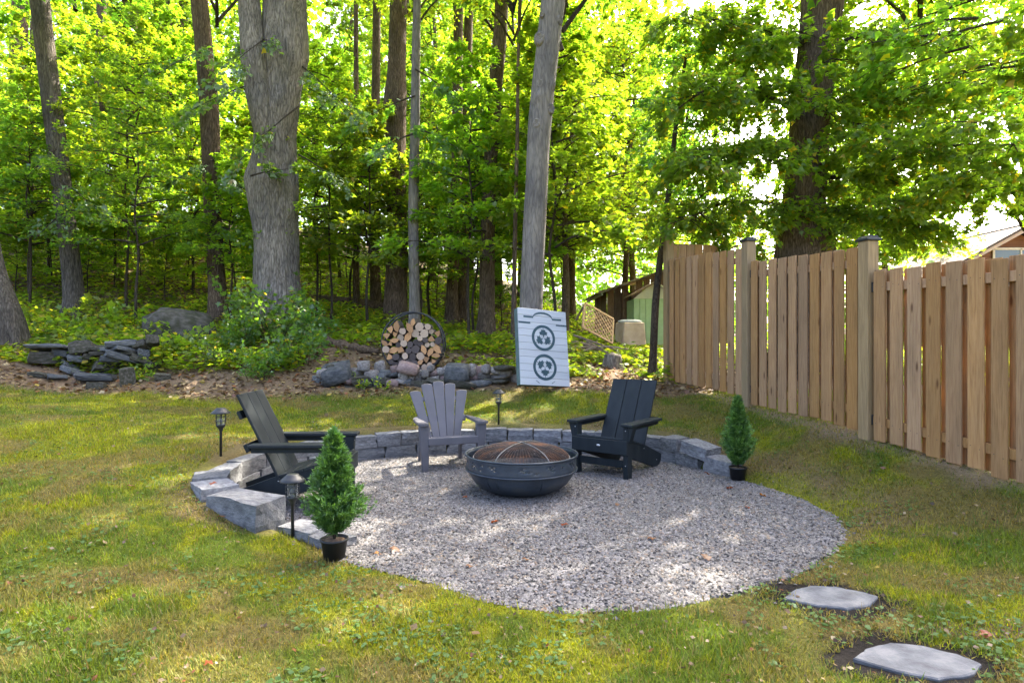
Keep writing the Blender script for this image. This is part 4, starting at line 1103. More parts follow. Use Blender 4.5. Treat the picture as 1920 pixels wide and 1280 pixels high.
def rubble_wall():
    Y0 = 9.95
    root = thing("rubble_wall", "low dry wall of mixed field stones below the firewood hoop", "stone wall", (PX(785, Y0), Y0, Hs(PX(785, Y0), Y0)))
    O = np.array(root.location); g = rng(63)
    def put(px, py, wpx, hpx, mat, Y=Y0, d=None, tilt=0.0, slate=False):
        w = wpx/FPX*Y; h = hpx/FPX*Y; x = PX(px, Y); z = PZ(py, Y)
        me = SLATE[g.integers(0, 6)] if slate else ROCK[mat][g.integers(0, 5)]
        link("stone", me, root, np.array((x, Y, z))-O, (g.normal(0, .15), tilt+g.normal(0, .1), g.uniform(-.5, .5)), (w*1.05, d or g.uniform(.7, 1.1)*w, h*1.05))
    put(632, 700, 50, 28, 'rubble_dark', 9.85, .4, .05)
    put(857, 699, 42, 28, 'rubble_dark', 9.8, .3)
    put(766, 691, 34, 19, 'rubble_pink', 9.85)
    # rounded top course
    for px, py, w, h, m in [(682,687,22,20,'rubble'),(669,697,24,15,'rubble'),(698,703,26,18,'rubble'),(712,690,18,24,'rubble'),(741,694,15,16,'rubble_pink'),(727,699,26,10,'rubble_dark'),(716,706,18,16,'rubble_dark'),
        (738,703,28,9,'rubble_dark'),(757,704,18,14,'rubble'),(767,706,24,15,'rubble'),(786,704,18,18,'rubble'),(797,701,14,14,'rubble'),(812,700,20,11,'rubble_pink'),(828,697,18,15,'rubble'),(816,708,18,9,'rubble'),(835,708,18,9,'rubble_pink'),
        (884,694,16,20,'rubble'),(900,694,16,18,'rubble_pink'),(911,692,14,16,'rubble'),(887,708,18,11,'rubble_pink'),(908,705,22,14,'rubble'),(930,695,22,13,'rubble'),(944,690,30,9,'rubble_moss'),(948,698,22,14,'rubble'),
        (926,708,12,14,'rubble'),(940,707,24,6,'rubble'),(938,713,26,7,'rubble_moss'),(938,719,26,7,'rubble'),(957,712,10,18,'rubble'),(966,708,18,22,'rubble'),(620,692,14,18,'rubble_moss'),(606,700,20,16,'rubble'),(598,712,22,18,'rubble_dark'),(963,695,20,12,'rubble_moss'),
        (808,690,12,10,'rubble'),(842,690,16,12,'rubble'),(690,708,16,12,'rubble_moss'),(778,696,14,10,'rubble_pink')]:
        put(px, py, w, h, m, Y0+g.uniform(-.12, .1))
    # lower course of flatter, darker stones
    for px, py, w, h, m in [(622,716,36,14,'rubble_dark'),(652,714,34,12,'rubble_pink'),(676,712,30,14,'rubble_moss'),(684,722,36,12,'rubble_dark'),(708,716,16,18,'rubble'),(722,714,22,12,'rubble_moss'),(735,718,24,14,'rubble_pink'),
        (752,715,20,10,'rubble'),(765,717,16,9,'rubble'),(790,718,30,12,'rubble_dark'),(820,716,34,8,'rubble_dark'),(852,717,44,8,'rubble_moss'),(868,722,54,14,'rubble_moss'),(896,719,40,12,'rubble_dark'),(914,716,20,12,'rubble_moss'),(836,724,30,10,'rubble_dark'),(804,724,28,10,'rubble_moss'),(660,726,26,9,'rubble_dark')]:
        put(px, py, w, h, m, Y0-.12+g.uniform(-.05, .05), slate=g.uniform() < .5)
rubble_wall()
def broken_wall():
    Y0 = 10.0
    x = PX(165, Y0); root = thing("tumbled_wall", "tumbled old dry wall of dark slabs at the left wood edge", "stone wall", (x, Y0, Hs(x, Y0)))
    O = np.array(root.location); g = rng(67)
    L = [(97,650,58,8,.02),(90,668,50,22,.1),(156,653,34,26,0),(188,649,28,9,0),(190,659,32,8,0),(231,646,48,12,-.05),(230,655,42,9,.05),(246,660,22,8,.1),(266,645,22,13,0),(286,636,20,18,0),(228,668,50,12,.15),(130,682,36,8,.05),
         (140,694,32,11,.05),(196,688,30,22,-.3),(214,676,40,10,.2),(187,706,54,14,-.08),(184,722,26,14,0),(238,706,22,38,.1),(160,708,26,8,.1),(108,706,28,8,0),(270,660,18,16,0),(284,682,24,14,.3),(305,704,24,12,.1),(120,660,26,12,0),(210,656,26,8,.1),(75,700,26,8,.2),(262,672,26,12,0),(150,672,30,12,.1),(172,668,26,10,.1)]
    for px, py, w, h, t in L:
        Y = Y0+g.uniform(-.35, .25); ww = w/FPX*Y; hh = h/FPX*Y; xx = PX(px, Y); z = PZ(py, Y)
        for Yt in np.arange(10.35, 8.7, -.08):
            if PZ(py+h*.3, Yt) >= Hs(PX(px, Yt), Yt): break
        Y = float(Yt); ww = w/FPX*Y; hh = h/FPX*Y; xx = PX(px, Y); z = PZ(py, Y)-.02
        link("stone", SLATE[g.integers(0, 6)], root, np.array((xx, Y, z))-O, (g.normal(-.15, .2), t+g.normal(0, .12), g.uniform(-.7, .7)), (ww*1.12, g.uniform(.7, 1.0)*ww+.05, hh*.95))
    xx, Y = PX(342, 11.9), 11.9
    b = link("boulder", stone_mesh("boulder", 811, 'rubble_moss', 4, .75, .10), None, (xx, Y, Hs(xx, Y)+.20), (.1, .25, .4), (1.12, .9, .74))
    tag(b, "large rounded mossy boulder on the bank behind the tumbled wall", "boulder")
broken_wall()

# stepping stones
def stepping_stones():
    for k, ((cx, cy_), (rx, ry), a) in enumerate(STEPS):
        g = rng(70+k); n = 9
        base = [(-1,.05),(-.62,.62),(-.1,1.0),(.42,.82),(.82,.30),(1.0,-.18),(.55,-.80),(.0,-1.0),(-.5,-.62)]
        P = []
        for (ax, az), (bx, bz) in zip(base, base[1:]+base[:1]):
            for t_ in (0, .25, .5, .75): P.append(((ax+(bx-ax)*t_)*rx+g.normal(0, .0035), (az+(bz-az)*t_)*ry+g.normal(0, .0035)))
        n = len(P)
        mb = MB(); bm = mb.bm
        z0 = -.03; z1 = .012
        lo = [bm.verts.new((x, y, z0)) for x, y in P]; hi = [bm.verts.new((x, y, z1)) for x, y in P]; top = [bm.verts.new((x*.97, y*.96, z1+.006)) for x, y in P]
        for i in range(n):
            j = (i+1) % n
            bm.faces.new((lo[i], lo[j], hi[j], hi[i])); bm.faces.new((hi[i], hi[j], top[j], top[i]))
        bm.faces.new(top); bmesh.ops.recalc_face_normals(bm, faces=bm.faces[:])
        o = mb.build("stepping_stone", M['flag'], None, loc=(cx, cy_, Hs(cx, cy_)-.008), rot=(0, 0, a))
        tag(o, ["blue grey stepping stone touching the gravel side of the lawn", "blue grey stepping stone at the bottom edge of the picture"][k], "stepping stone", "stepping stones in the lawn")
stepping_stones()

# ------------------------------------------------------------------ fire pit
def fire_pit():
    root = thing("fire_pit", "round black steel fire pit bowl with domed spark screen", "fire pit", (.09, 5.85, .0), .4)
    z = 0.008
    MB().lathe([(0,z+.012),(.24,z+.012),(.29,z),(.31,z+.010),(.38,z+.04),(.445,z+.09),(.485,z+.145),(.503,z+.205),(.506,z+.212),(.494,z+.212),(.46,z+.16),(.40,z+.11),(.30,z+.06),(0,z+.03)], 72).build("bowl", M['pit'], root)
    # upper band with punched leaf shapes left open
    n = 144; r = .522; zs = [z+.215, z+.232, z+.247, z+.262, z+.277, z+.292, z+.307, z+.322, z+.345]
    g = rng(73); mb = MB(); bm = mb.bm
    rows = [[bm.verts.new((r*math.cos(2*math.pi*k/n), r*math.sin(2*math.pi*k/n), zz)) for k in range(n)] for zz in zs]
    holes = set()
    for c in range(3, n, 12):
        for (dk, row) in [(0,3),(1,4),(0,5),(-1,4),(2,3),(-2,5)]:
            if g.uniform() < .75: holes.add(((c+dk) % n, row))
        for (dk, row) in [(5,2),(6,5),(5,4)]:
            if g.uniform() < .5: holes.add(((c+dk) % n, row))
    for i in range(len(zs)-1):
        for k in range(n):
            if (k, i) in holes: continue
            f = bm.faces.new((rows[i][k], rows[i][(k+1) % n], rows[i+1][(k+1) % n], rows[i+1][k])); f.smooth = True
    band = mb.build("band", M['pit'], root)
    md = band.modifiers.new("thick", 'SOLIDIFY'); md.thickness = .004
    MB().tube([(.532*math.cos(a), .532*math.sin(a), z+.348) for a in np.linspace(0, 2*math.pi, 72, endpoint=False)], .010, 8, True).build("rim", M['pit'], root)
    MB().tube([(.526*math.cos(a), .526*math.sin(a), z+.213) for a in np.linspace(0, 2*math.pi, 72, endpoint=False)], .009, 8, True).build("lower_rib", M['pit'], root)
    for a in (-1.2, -2.05, -2.25, .3, 1.2, 2.4):
        MB().tube([(q*math.cos(a-.4), q*math.sin(a-.4), zz) for q, zz in ((.505,z+.2),(.488,z+.145),(.447,z+.088))], .003, 5).build("weld_seam", M['pit'], root)
    # spark screen
    prof = [(.45*math.sin(t), z+.315+.150*math.cos(t)*1.0) for t in np.linspace(math.pi/2, .05, 10)]+[(0, z+.466)]
    prof = [(.45*math.sin(t), z+.315+.128*math.cos(t)) for t in np.linspace(math.pi/2, .08, 22)]
    scr = MB().lathe(prof, 84).build("spark_screen", M['rust'], root)
    wf = scr.modifiers.new("wire", 'WIREFRAME'); wf.thickness = .0065; wf.use_even_offset = False
    for a in (-2.13-.4, -1.01-.4, 1.01-.4, 2.13-.4):
        MB().tube([(.455*math.sin(t)*math.cos(a), .455*math.sin(t)*math.sin(a), z+.318+.133*math.cos(t)) for t in np.linspace(math.pi/2, 0, 12)], .0055, 6).build("screen_bar", M['bar'], scr)
    MB().tube([(.458*math.cos(a), .458*math.sin(a), z+.315) for a in np.linspace(0, 2*math.pi, 60, endpoint=False)], .007, 6, True).build("screen_ring", M['bar'], scr)
fire_pit()

# ------------------------------------------------------------------ chairs
def black_chair(label, loc, rz, badge):
    t = thing("adirondack_chair", label, "chair", loc, rz, "black board chairs at the fire pit")
    m = M['black_chair']
    for s in (-1, 1):
        MB().box((s*.300, 0, .27), (.055, .10, .54), bevel=.004).build("leg", m, t)
        MB().prism([(s*.328, .36), (s*.328, .545), (s*.385, .545), (s*.345, .40)], -.045, .045, .003).build("arm_bracket", m, t)
        poly = [(-.05,.245),(-.05,.395),(.08,.405),(.52,.275),(.93,.125),(.915,.04),(.86,0),(.74,0)]
        Mx = Matrix.Rotation(math.pi/2, 4, 'Z')
        mb = MB(); mb.prism([(p[0], p[1]) for p in poly], -.018, .018, .003, Matrix.Translation((s*.252, 0, 0)) @ Mx)
        mb.build("side_rail", m, t)
        a = MB().box((s*.325, .295, .557), (.135, .75, .028), bevel=.005); arm = a.build("arm", m, t)
        MB().box((s*.325, .33, .519), (.030, .66, .046), bevel=.003).build("arm_skirt", m, arm)
        for (yy, zz) in ((0, .36), (0, .31), (0, .50), (0, .14)):
            MB().lathe([(0, .002), (.0055, .0), (.006, -.004)], 8).build("screw", M['screw'], t, loc=(s*.300, -.0505, zz), rot=(math.pi/2, 0, 0))
        for (yy, zz) in ((-.02, .33), (.80, .075), (.46, .25)):
            MB().lathe([(0, .002), (.006, .0), (.006, -.004)], 8).build("screw", M['screw'], t, loc=(s*.2705, yy, zz), rot=(0, s*math.pi/2, 0))
    MB().box((0, -.064, .325), (.655, .026, .145), bevel=.004).build("front_apron", m, t)
    MB().box((0, .0, .145), (.545, .03, .075), bevel=.004).build("stretcher", m, t)
    for k in range(5):
        f = (k+.5)/5; y = -.06+.52*f; z = .412-.125*f
        MB().box((0, y, z), (.555, .099, .022), (-.235, 0, 0), .004).build("seat_slat", m, t)
    tilt = math.atan2(.37, .76)
    for k in (-1, 0, 1):
        MB().box((k*.186, .625, .615), (.180, .022, .80), (-tilt, 0, 0), .004).build("back_slat", m, t)
    MB().box((0, .700, .535), (.66, .035, .07), (-tilt, 0, 0), .003).build("back_brace", m, t)
    MB().box((0, .790, .80), (.50, .028, .07), (-tilt, 0, 0), .003).build("back_brace", m, t)
    if badge: MB().lathe([(0, .003), (.02, .003), (.022, 0)], 20).build("badge", M['screw'], t, loc=(.0, -.0785, .33), rot=(math.pi/2, 0, 0), scale=(1, .55, 1))
    return t
black_chair("black board chair facing the fire pit, behind the big potted conifer", (-1.51, 5.43, 0), math.radians(92), False)
black_chair("black board chair with small oval badge, nearest the fence", (.955, 6.52, 0), math.radians(-36.9), True)

def grey_chair():
    t = thing("adirondack_chair", "slate grey plastic chair with fanned back behind the fire pit", "chair", (-.655, 6.80, 0), math.radians(20))
    m = M['grey_chair']
    for s in (-1, 1):
        mb = MB(); mb.prism([(s*.275, 0), (s*.345, 0), (s*.385, .48), (s*.375, .51), (s*.265, .51), (s*.27, .36)], -.03, .03, .008); mb.build("leg", m, t)
        Mx = Matrix.Rotation(math.pi/2, 4, 'Z')
        MB().prism([(-.03,.30),(-.03,.37),(.42,.27),(.62,.22),(.66,0),(.585,0),(.55,.17),(.40,.21)], -.016, .016, .004, Matrix.Translation((s*.245, 0, 0)) @ Mx).build("side_rail", m, t)
        mb = MB(); bm = mb.bm
        P = [(-.055,.275),(-.075,.33),(-.055,.395),(.20,.385),(.42,.365),(.56,.33),(.56,.295),(.30,.285)]
        lo = [bm.verts.new((s*x, y, .500)) for y, x in P]; hi = [bm.verts.new((s*x, y, .530)) for y, x in P]
        n = len(P)
        for i in range(n): bm.faces.new((lo[i], lo[(i+1) % n], hi[(i+1) % n], hi[i]))
        bm.faces.new(lo); bm.faces.new(hi); bmesh.ops.recalc_face_normals(bm, faces=bm.faces[:])
        bmesh.ops.bevel(bm, geom=bm.edges[:], offset=.006, segments=2, affect='EDGES')
        mb.build("arm", m, t)
    MB().box((0, -.025, .325), (.57, .03, .085), bevel=.010, seg=2).build("front_apron", m, t)
    for k in range(6):
        f = (k+.5)/6; y = -.03+.46*f; z = .375-.11*f-.02*math.sin(f*math.pi)
        MB().box((0, y, z), (.51-.02*f, .071, .02), (-.24, 0, 0), .006, 2).build("seat_slat", m, t)
    tilt = math.atan2(.30, .70)
    for k in range(-2, 3):
        b0, b1 = k*.078, k*.142
        h = .745-.028*k*k
        mb = MB(); w0, w1 = .0385, .072
        mb.prism([(b0-w0, 0), (b0+w0, 0), (b1+w1-.004, h-.03), (b1+w1*.9, h-.006), (b1+w1*.3, h+.004), (b1-w1*.3, h+.004), (b1-w1*.9, h-.006), (b1-w1+.004, h-.03)], -.011+.008*k*k*.5, .011+.008*k*k*.5-.004, .004,
                 Matrix.Translation((0, .43, .245)) @ Matrix.Rotation(-tilt, 4, 'X'))
        mb.build("back_slat", m, t)
    MB().box((0, .565, .50), (.60, .03, .07), (-tilt, 0, 0), .004).build("back_brace", m, t)
    MB().box((0, .66, .73), (.54, .025, .05), (-tilt, 0, 0), .004).build("back_brace", m, t)
grey_chair()

# ------------------------------------------------------------------ solar path lights
def path_light(label, x, y, rz):
    t = thing("path_light", label, "garden light", (x, y, Hs(x, y)-.01), rz, "solar path lights round the gravel")
    m = M['black_metal']
    MB().lathe([(0, 0), (.012, 0), (.012, .245), (.016, .250), (.016, .262)], 14).build("stake", m, t)
    MB().lathe([(.016, .258), (.022, .275), (.040, .295), (.044, .312), (.040, .314), (0, .314)], 20).build("socket", m, t)
    MB().lathe([(.033, .314), (.036, .35), (.036, .42)], 20).build("glass", M['glass'], t)
    MB().lathe([(0, .33), (.010, .33), (.012, .345), (.008, .365), (0, .37)], 10).build("bulb", M['lid'], t)
    cg = None
    for k in range(6):
        a = k*math.pi/3
        MB().tube([(.043*math.cos(a), .043*math.sin(a), .312), (.047*math.cos(a), .047*math.sin(a), .345), (.047*math.cos(a), .047*math.sin(a), .425)], .0028, 5).build("cage_wire", m, t)
    for z in (.345, .385):
        MB().tube([(.047*math.cos(a), .047*math.sin(a), z) for a in np.linspace(0, 2*math.pi, 20, endpoint=False)], .0026, 5, True).build("cage_ring", m, t)
    MB().lathe([(.036, .420), (.088, .418), (.090, .424), (.070, .442), (.045, .462), (.040, .470), (0, .472)], 28).build("cap", m, t)
path_light("black solar lantern standing right beside the big potted conifer", -1.57, 4.39, .3)
path_light("black solar lantern on the grass behind the wall's left curve", PX(414, 5.86), 5.86, .9)
path_light("black solar lantern on the lawn behind the grey plastic chair", PX(935, 8.1), 8.1, .1)

# ------------------------------------------------------------------ potted conifers
def conifer(label, loc, rz, seed, R, asym):
    t = thing("potted_conifer", label, "potted plant", loc, rz, "potted conifers flanking the gravel")
    MB().lathe([(0, 0), (.068, 0), (.085, .115), (.092, .117), (.092, .13), (.082, .13), (.078, .10), (0, .10)], 28).build("pot", M['pot'], t)
    MB().lathe([(.080, .112), (.05, .122), (0, .126)], 16).build("soil", M['mulch'], t)
    MB().tube([(0, 0, .10), (.004, 0, .35), (0, .003, .80)], [.011, .009, .003], 7).build("stem", M['branch'], t)
    g = rng(seed); nb = 300; per = 12
    qb = g.uniform(0, 1, nb)**1.35; azb = np.arange(nb)*2.399+g.uniform(-.3, .3, nb)
    prof = R*(np.minimum((qb+.03)/.16, 1)**.7)*(1-qb)**.95+.012
    prof = prof*g.uniform(.70, 1.15, nb)
    prof = prof*(1+asym*np.exp(-((np.angle(np.exp(1j*(azb-asym_az(rz))))/.40)**2))*np.exp(-((qb-.10)/.10)**2))
    pos, tip, nrm, sz, col = [], [], [], [], []
    f = np.tile((np.arange(per)+.5)/per, nb); b_ = np.repeat(np.arange(nb), per)
    rr = prof[b_]*(.12+.88*f); rise = (.02+.07*f**1.6)*(.4+prof[b_]/R)
    n = nb*per
    az = azb[b_]+g.normal(0, .10, n); z = .150+qb[b_]*.64+rise
    P = np.stack([rr*np.cos(az), rr*np.sin(az), z], -1)+g.normal(0, .007, (n, 3))
    out = np.stack([np.cos(az), np.sin(az), np.zeros(n)], -1)
    shade = g.uniform(.75, 1.25, nb)[b_]
    for k in range(9):
        d = out*.8+np.array((0, 0, .75))+g.normal(0, .55, (n, 3))
        pos.append(P+g.normal(0, .005, (n, 3))); tip.append(d); nrm.append(np.array((0, 0, .6))+out*.3+g.normal(0, .6, (n, 3))); sz.append(g.uniform(.018, .040, n))
        c = (np.array((.036, .095, .018))+np.array((.110, .170, .020))*((f**2)*g.uniform(.3, 1, n))[:, None])*shade[:, None]
        col.append(c)
    # upright leader
    m = 160; zz = g.uniform(.70, .86, m); a2 = g.uniform(0, 6.283, m); r2 = .022*(1-(zz-.70)/.17)+.004
    pos.append(np.stack([r2*np.cos(a2), r2*np.sin(a2), zz-.02], -1)); tip.append(np.stack([np.cos(a2)*.3, np.sin(a2)*.3, np.ones(m)], -1)+g.normal(0, .2, (m, 3))); nrm.append(g.normal(0, 1, (m, 3))); sz.append(g.uniform(.03, .05, m)); col.append(np.tile((.05, .13, .03), (m, 1)))
    sh = np.array([(0,0,0),(.11,.4,.02),(0,1,0),(-.11,.4,.02)])
    V, F, mm = leaves(np.concatenate(pos), np.concatenate(tip), np.concatenate(nrm), np.concatenate(sz), sh, TRI4)
    link("foliage", np_mesh("foliage", V, F, np.repeat(np.concatenate(col), mm, 0), M['conifer']), t)
def asym_az(rz): return -.25-rz
conifer("larger potted conifer with bushy base at the gravel's left front", (-1.165, 4.02, .004), .0, 91, .215, .55)
conifer("slimmer potted conifer at the wall's right end below the fence", (2.32, 6.30, .004), 1.1, 92, .185, .0)

# ------------------------------------------------------------------ firewood hoop
def firewood():
    Y = 10.55; x0 = PX(776, Y); R = .525; zc = PZ(643, Y); zg = Hs(x0, Y)
    t = thing("firewood_rack", "round black steel hoop rack holding split firewood", "firewood rack", (x0, Y, zg))
    for dy in (-.15, .15):
        MB().tube([(R*math.cos(a), dy, zc-zg+R*math.sin(a)) for a in np.linspace(0, 2*math.pi, 64, endpoint=False)], .014, 8, True).build("hoop", M['black_metal'], t)
    for k in range(8):
        a = k*math.pi/4+.2
        MB().tube([(R*math.cos(a), -.15, zc-zg+R*math.sin(a)), (R*math.cos(a), .15, zc-zg+R*math.sin(a))], .008, 6).build("cross_bar", M['black_metal'], t)
    for s in (-1, 1):
        MB().tube([(s*.40, -.15, zc-zg-R*.62), (s*.12, -.17, -.02)], .012, 6).build("foot", M['black_metal'], t)
    # pack circles into the lower part of the hoop
    g = rng(97); n = 56
    r = g.uniform(.042, .072, n); p = np.stack([g.uniform(-.4, .4, n), g.uniform(-.4, .5, n)], -1)
    for it in range(700):
        p[:, 1] -= .002*(it < 560)
        for _ in range(2):
            d = p[:, None]-p[None]; dist = np.linalg.norm(d, axis=-1)+np.eye(n)*9
            ov = np.maximum(r[:, None]+r[None]-dist, 0); push = (d/dist[..., None]*ov[..., None]*.5).sum(1); p += np.clip(push, -.02, .02)
            q = np.linalg.norm(p, axis=1); lim = R-.014-r; k = q > lim; p[k] *= (lim[k]/q[k])[:, None]
    meshes = {}
    for kind, em in (("split", 'log_end'), ("round", 'log_pale'), ("dark", 'log_dark')):
        for v in range(4):
            gg = rng(900+v); mb = MB(); bm = mb.bm
            if kind == "split":
                a0 = gg.uniform(0, 6.28); span = gg.uniform(1.3, 2.6); pts = [(-.55*math.cos(a0+span/2), -.55*math.sin(a0+span/2))]+[(1.25*math.cos(a0+span*f)-.55*math.cos(a0+span/2), 1.25*math.sin(a0+span*f)-.55*math.sin(a0+span/2)) for f in np.linspace(0, 1, 5)]
            else: pts = [((1+gg.normal(0, .06))*math.cos(a), (1+gg.normal(0, .06))*math.sin(a)*gg.uniform(.9, 1)) for a in np.linspace(0, 6.283, 10, endpoint=False)]
            A = [bm.verts.new((px, -3.4, pz)) for px, pz in pts]; B = [bm.verts.new((px, 3.4, pz)) for px, pz in pts]
            f1 = bm.faces.new(A); f2 = bm.faces.new(B[::-1])
            for i in range(len(pts)):
                f = bm.faces.new((A[i], B[i], B[(i+1) % len(pts)], A[(i+1) % len(pts)])); f.material_index = 1
            bmesh.ops.recalc_face_normals(bm, faces=bm.faces[:])
            meshes[(kind, v)] = mb.mesh("firewood_log", [M[em], M['log_bark']])
    LAB = {"split": "split orange brown firewood log stacked in the round hoop", "round": "round pale ended firewood log stacked in the round hoop", "dark": "dark weathered firewood log stacked in the round hoop"}
    for i in range(n):
        mid = math.exp(-((p[i, 1]+.02)/.07)**2)*(p[i, 0] > -.25)*(p[i, 0] < .33)
        low = p[i, 1] < -.26 and p[i, 0] < .12
        kind = "dark" if (g.uniform() < .8*mid or (low and g.uniform() < .75) or g.uniform() < .08) else ("split" if g.uniform() < .62 else "round")
        s = r[i]*(1.28 if kind == "split" else 1.06)
        o = link("firewood_log", meshes[(kind, g.integers(0, 4))], None, (x0+p[i, 0], Y+g.uniform(-.03, .03), zc+p[i, 1]), (0, g.uniform(0, 6.283), g.normal(0, .03)), (s, .058, s))
        tag(o, LAB[kind], "log", kind+" firewood logs in the hoop")
firewood()

# ------------------------------------------------------------------ white game board
def game_board():
    W, Ht = .86, 1.20; Y = 9.32; xc = PX(1023, Y); zb = PZ(723, Y)
    t = thing("game_board", "white planked lawn game board with two dark leaf emblems", "game board", (xc, Y, zb))
    t.rotation_euler = (math.radians(-13), math.radians(4.0), math.radians(26))
    n = 11; h = Ht/n
    for k in range(n):
        pl = MB().box((0, 0, (k+.5)*h), (W-.006, .018, h-.004), bevel=.0015).build("plank", M['white_paint'], t)
    for s in (-1, 1):
        MB().box((s*(W/2-.010), .062, Ht/2), (.022, .104, Ht-.01), bevel=.002).build("frame_side", M['side_paint'], t)
    MB().box((0, .062, .012), (W-.05, .10, .022), bevel=.002).build("frame_side", M['side_paint'], t)
    y0, y1 = -.0125, -.0085
    def inlay(name, poly): return MB().prism(poly, y0, y1).build(name, M['teal_paint'], t)
    LEAFP = [(0,-.5),(.035,-.22),(.22,-.26),(.19,-.12),(.46,.04),(.34,.10),(.40,.26),(.22,.22),(.12,.30),(.10,.16),(0,.5)]
    LEAFP = LEAFP+[(-x, z) for x, z in LEAFP[-2:0:-1]]
    for (cz, a0) in ((.745, math.pi/2), (.285, -math.pi/2)):
        mb = MB(); bm = mb.bm; N_ = 48; ro, ri = .205, .162
        rings = [[bm.verts.new((q*math.cos(2*math.pi*k/N_)+.0, yy, cz+q*math.sin(2*math.pi*k/N_))) for k in range(N_)] for q, yy in ((ri, y1), (ri, y0), (ro, y0), (ro, y1))]
        for A, B in zip(rings, rings[1:]):
            for k in range(N_): bm.faces.new((A[k], A[(k+1) % N_], B[(k+1) % N_], B[k]))
        bmesh.ops.recalc_face_normals(bm, faces=bm.faces[:])
        em = mb.build("emblem_ring", M['teal_paint'], t)
        for j in range(3):
            a = a0+j*2*math.pi/3; c = (.088*math.cos(a), cz+.088*math.sin(a)); rot = a-math.pi/2+math.pi   # stem outwards
            s = .172
            pts = [(c[0]+s*(x*math.cos(rot)-z*math.sin(rot)), c[1]+s*(x*math.sin(rot)+z*math.cos(rot))) for x, z in LEAFP]
            MB().prism(pts, y0, y1).build("emblem_leaf", M['teal_paint'], em)
    # arch line above the upper emblem, short bars below it and the small dark line of print
    mb = MB(); pts = [(-.335,1.065),(-.17,1.065)]+[(-.165+.165+.17*math.cos(a), 1.06+.085*math.sin(a)) for a in np.linspace(math.pi, 0, 12)]+[(.18,1.055),(.335,1.06)]
    arch_u = [(x, z+.014) for x, z in pts]; arch_l = [(x, z-.014) for x, z in pts]
    for (a, b), (c, d) in zip(zip(arch_u, arch_l), zip(arch_u[1:], arch_l[1:])): mb.prism([a, b, d, c], y0, y1)
    mb.build("arch_line", M['teal_paint'], t)
    inlay("bar_line", [(-.425,.955),(-.22,.955),(-.22,.983),(-.425,.983)])
    g = rng(12); x = .235
    while x < .42:
        w = g.uniform(.010, .022); inlay("print_mark", [(x, .955), (x+w, .955), (x+w, .955+g.uniform(.018, .027)), (x, .955+g.uniform(.018, .027))]); x += w+.004
    for s in (-1, 1): inlay("scratch", [(s*.10, .035), (s*.115, .035), (s*.17, .075), (s*.16, .075)])
game_board()

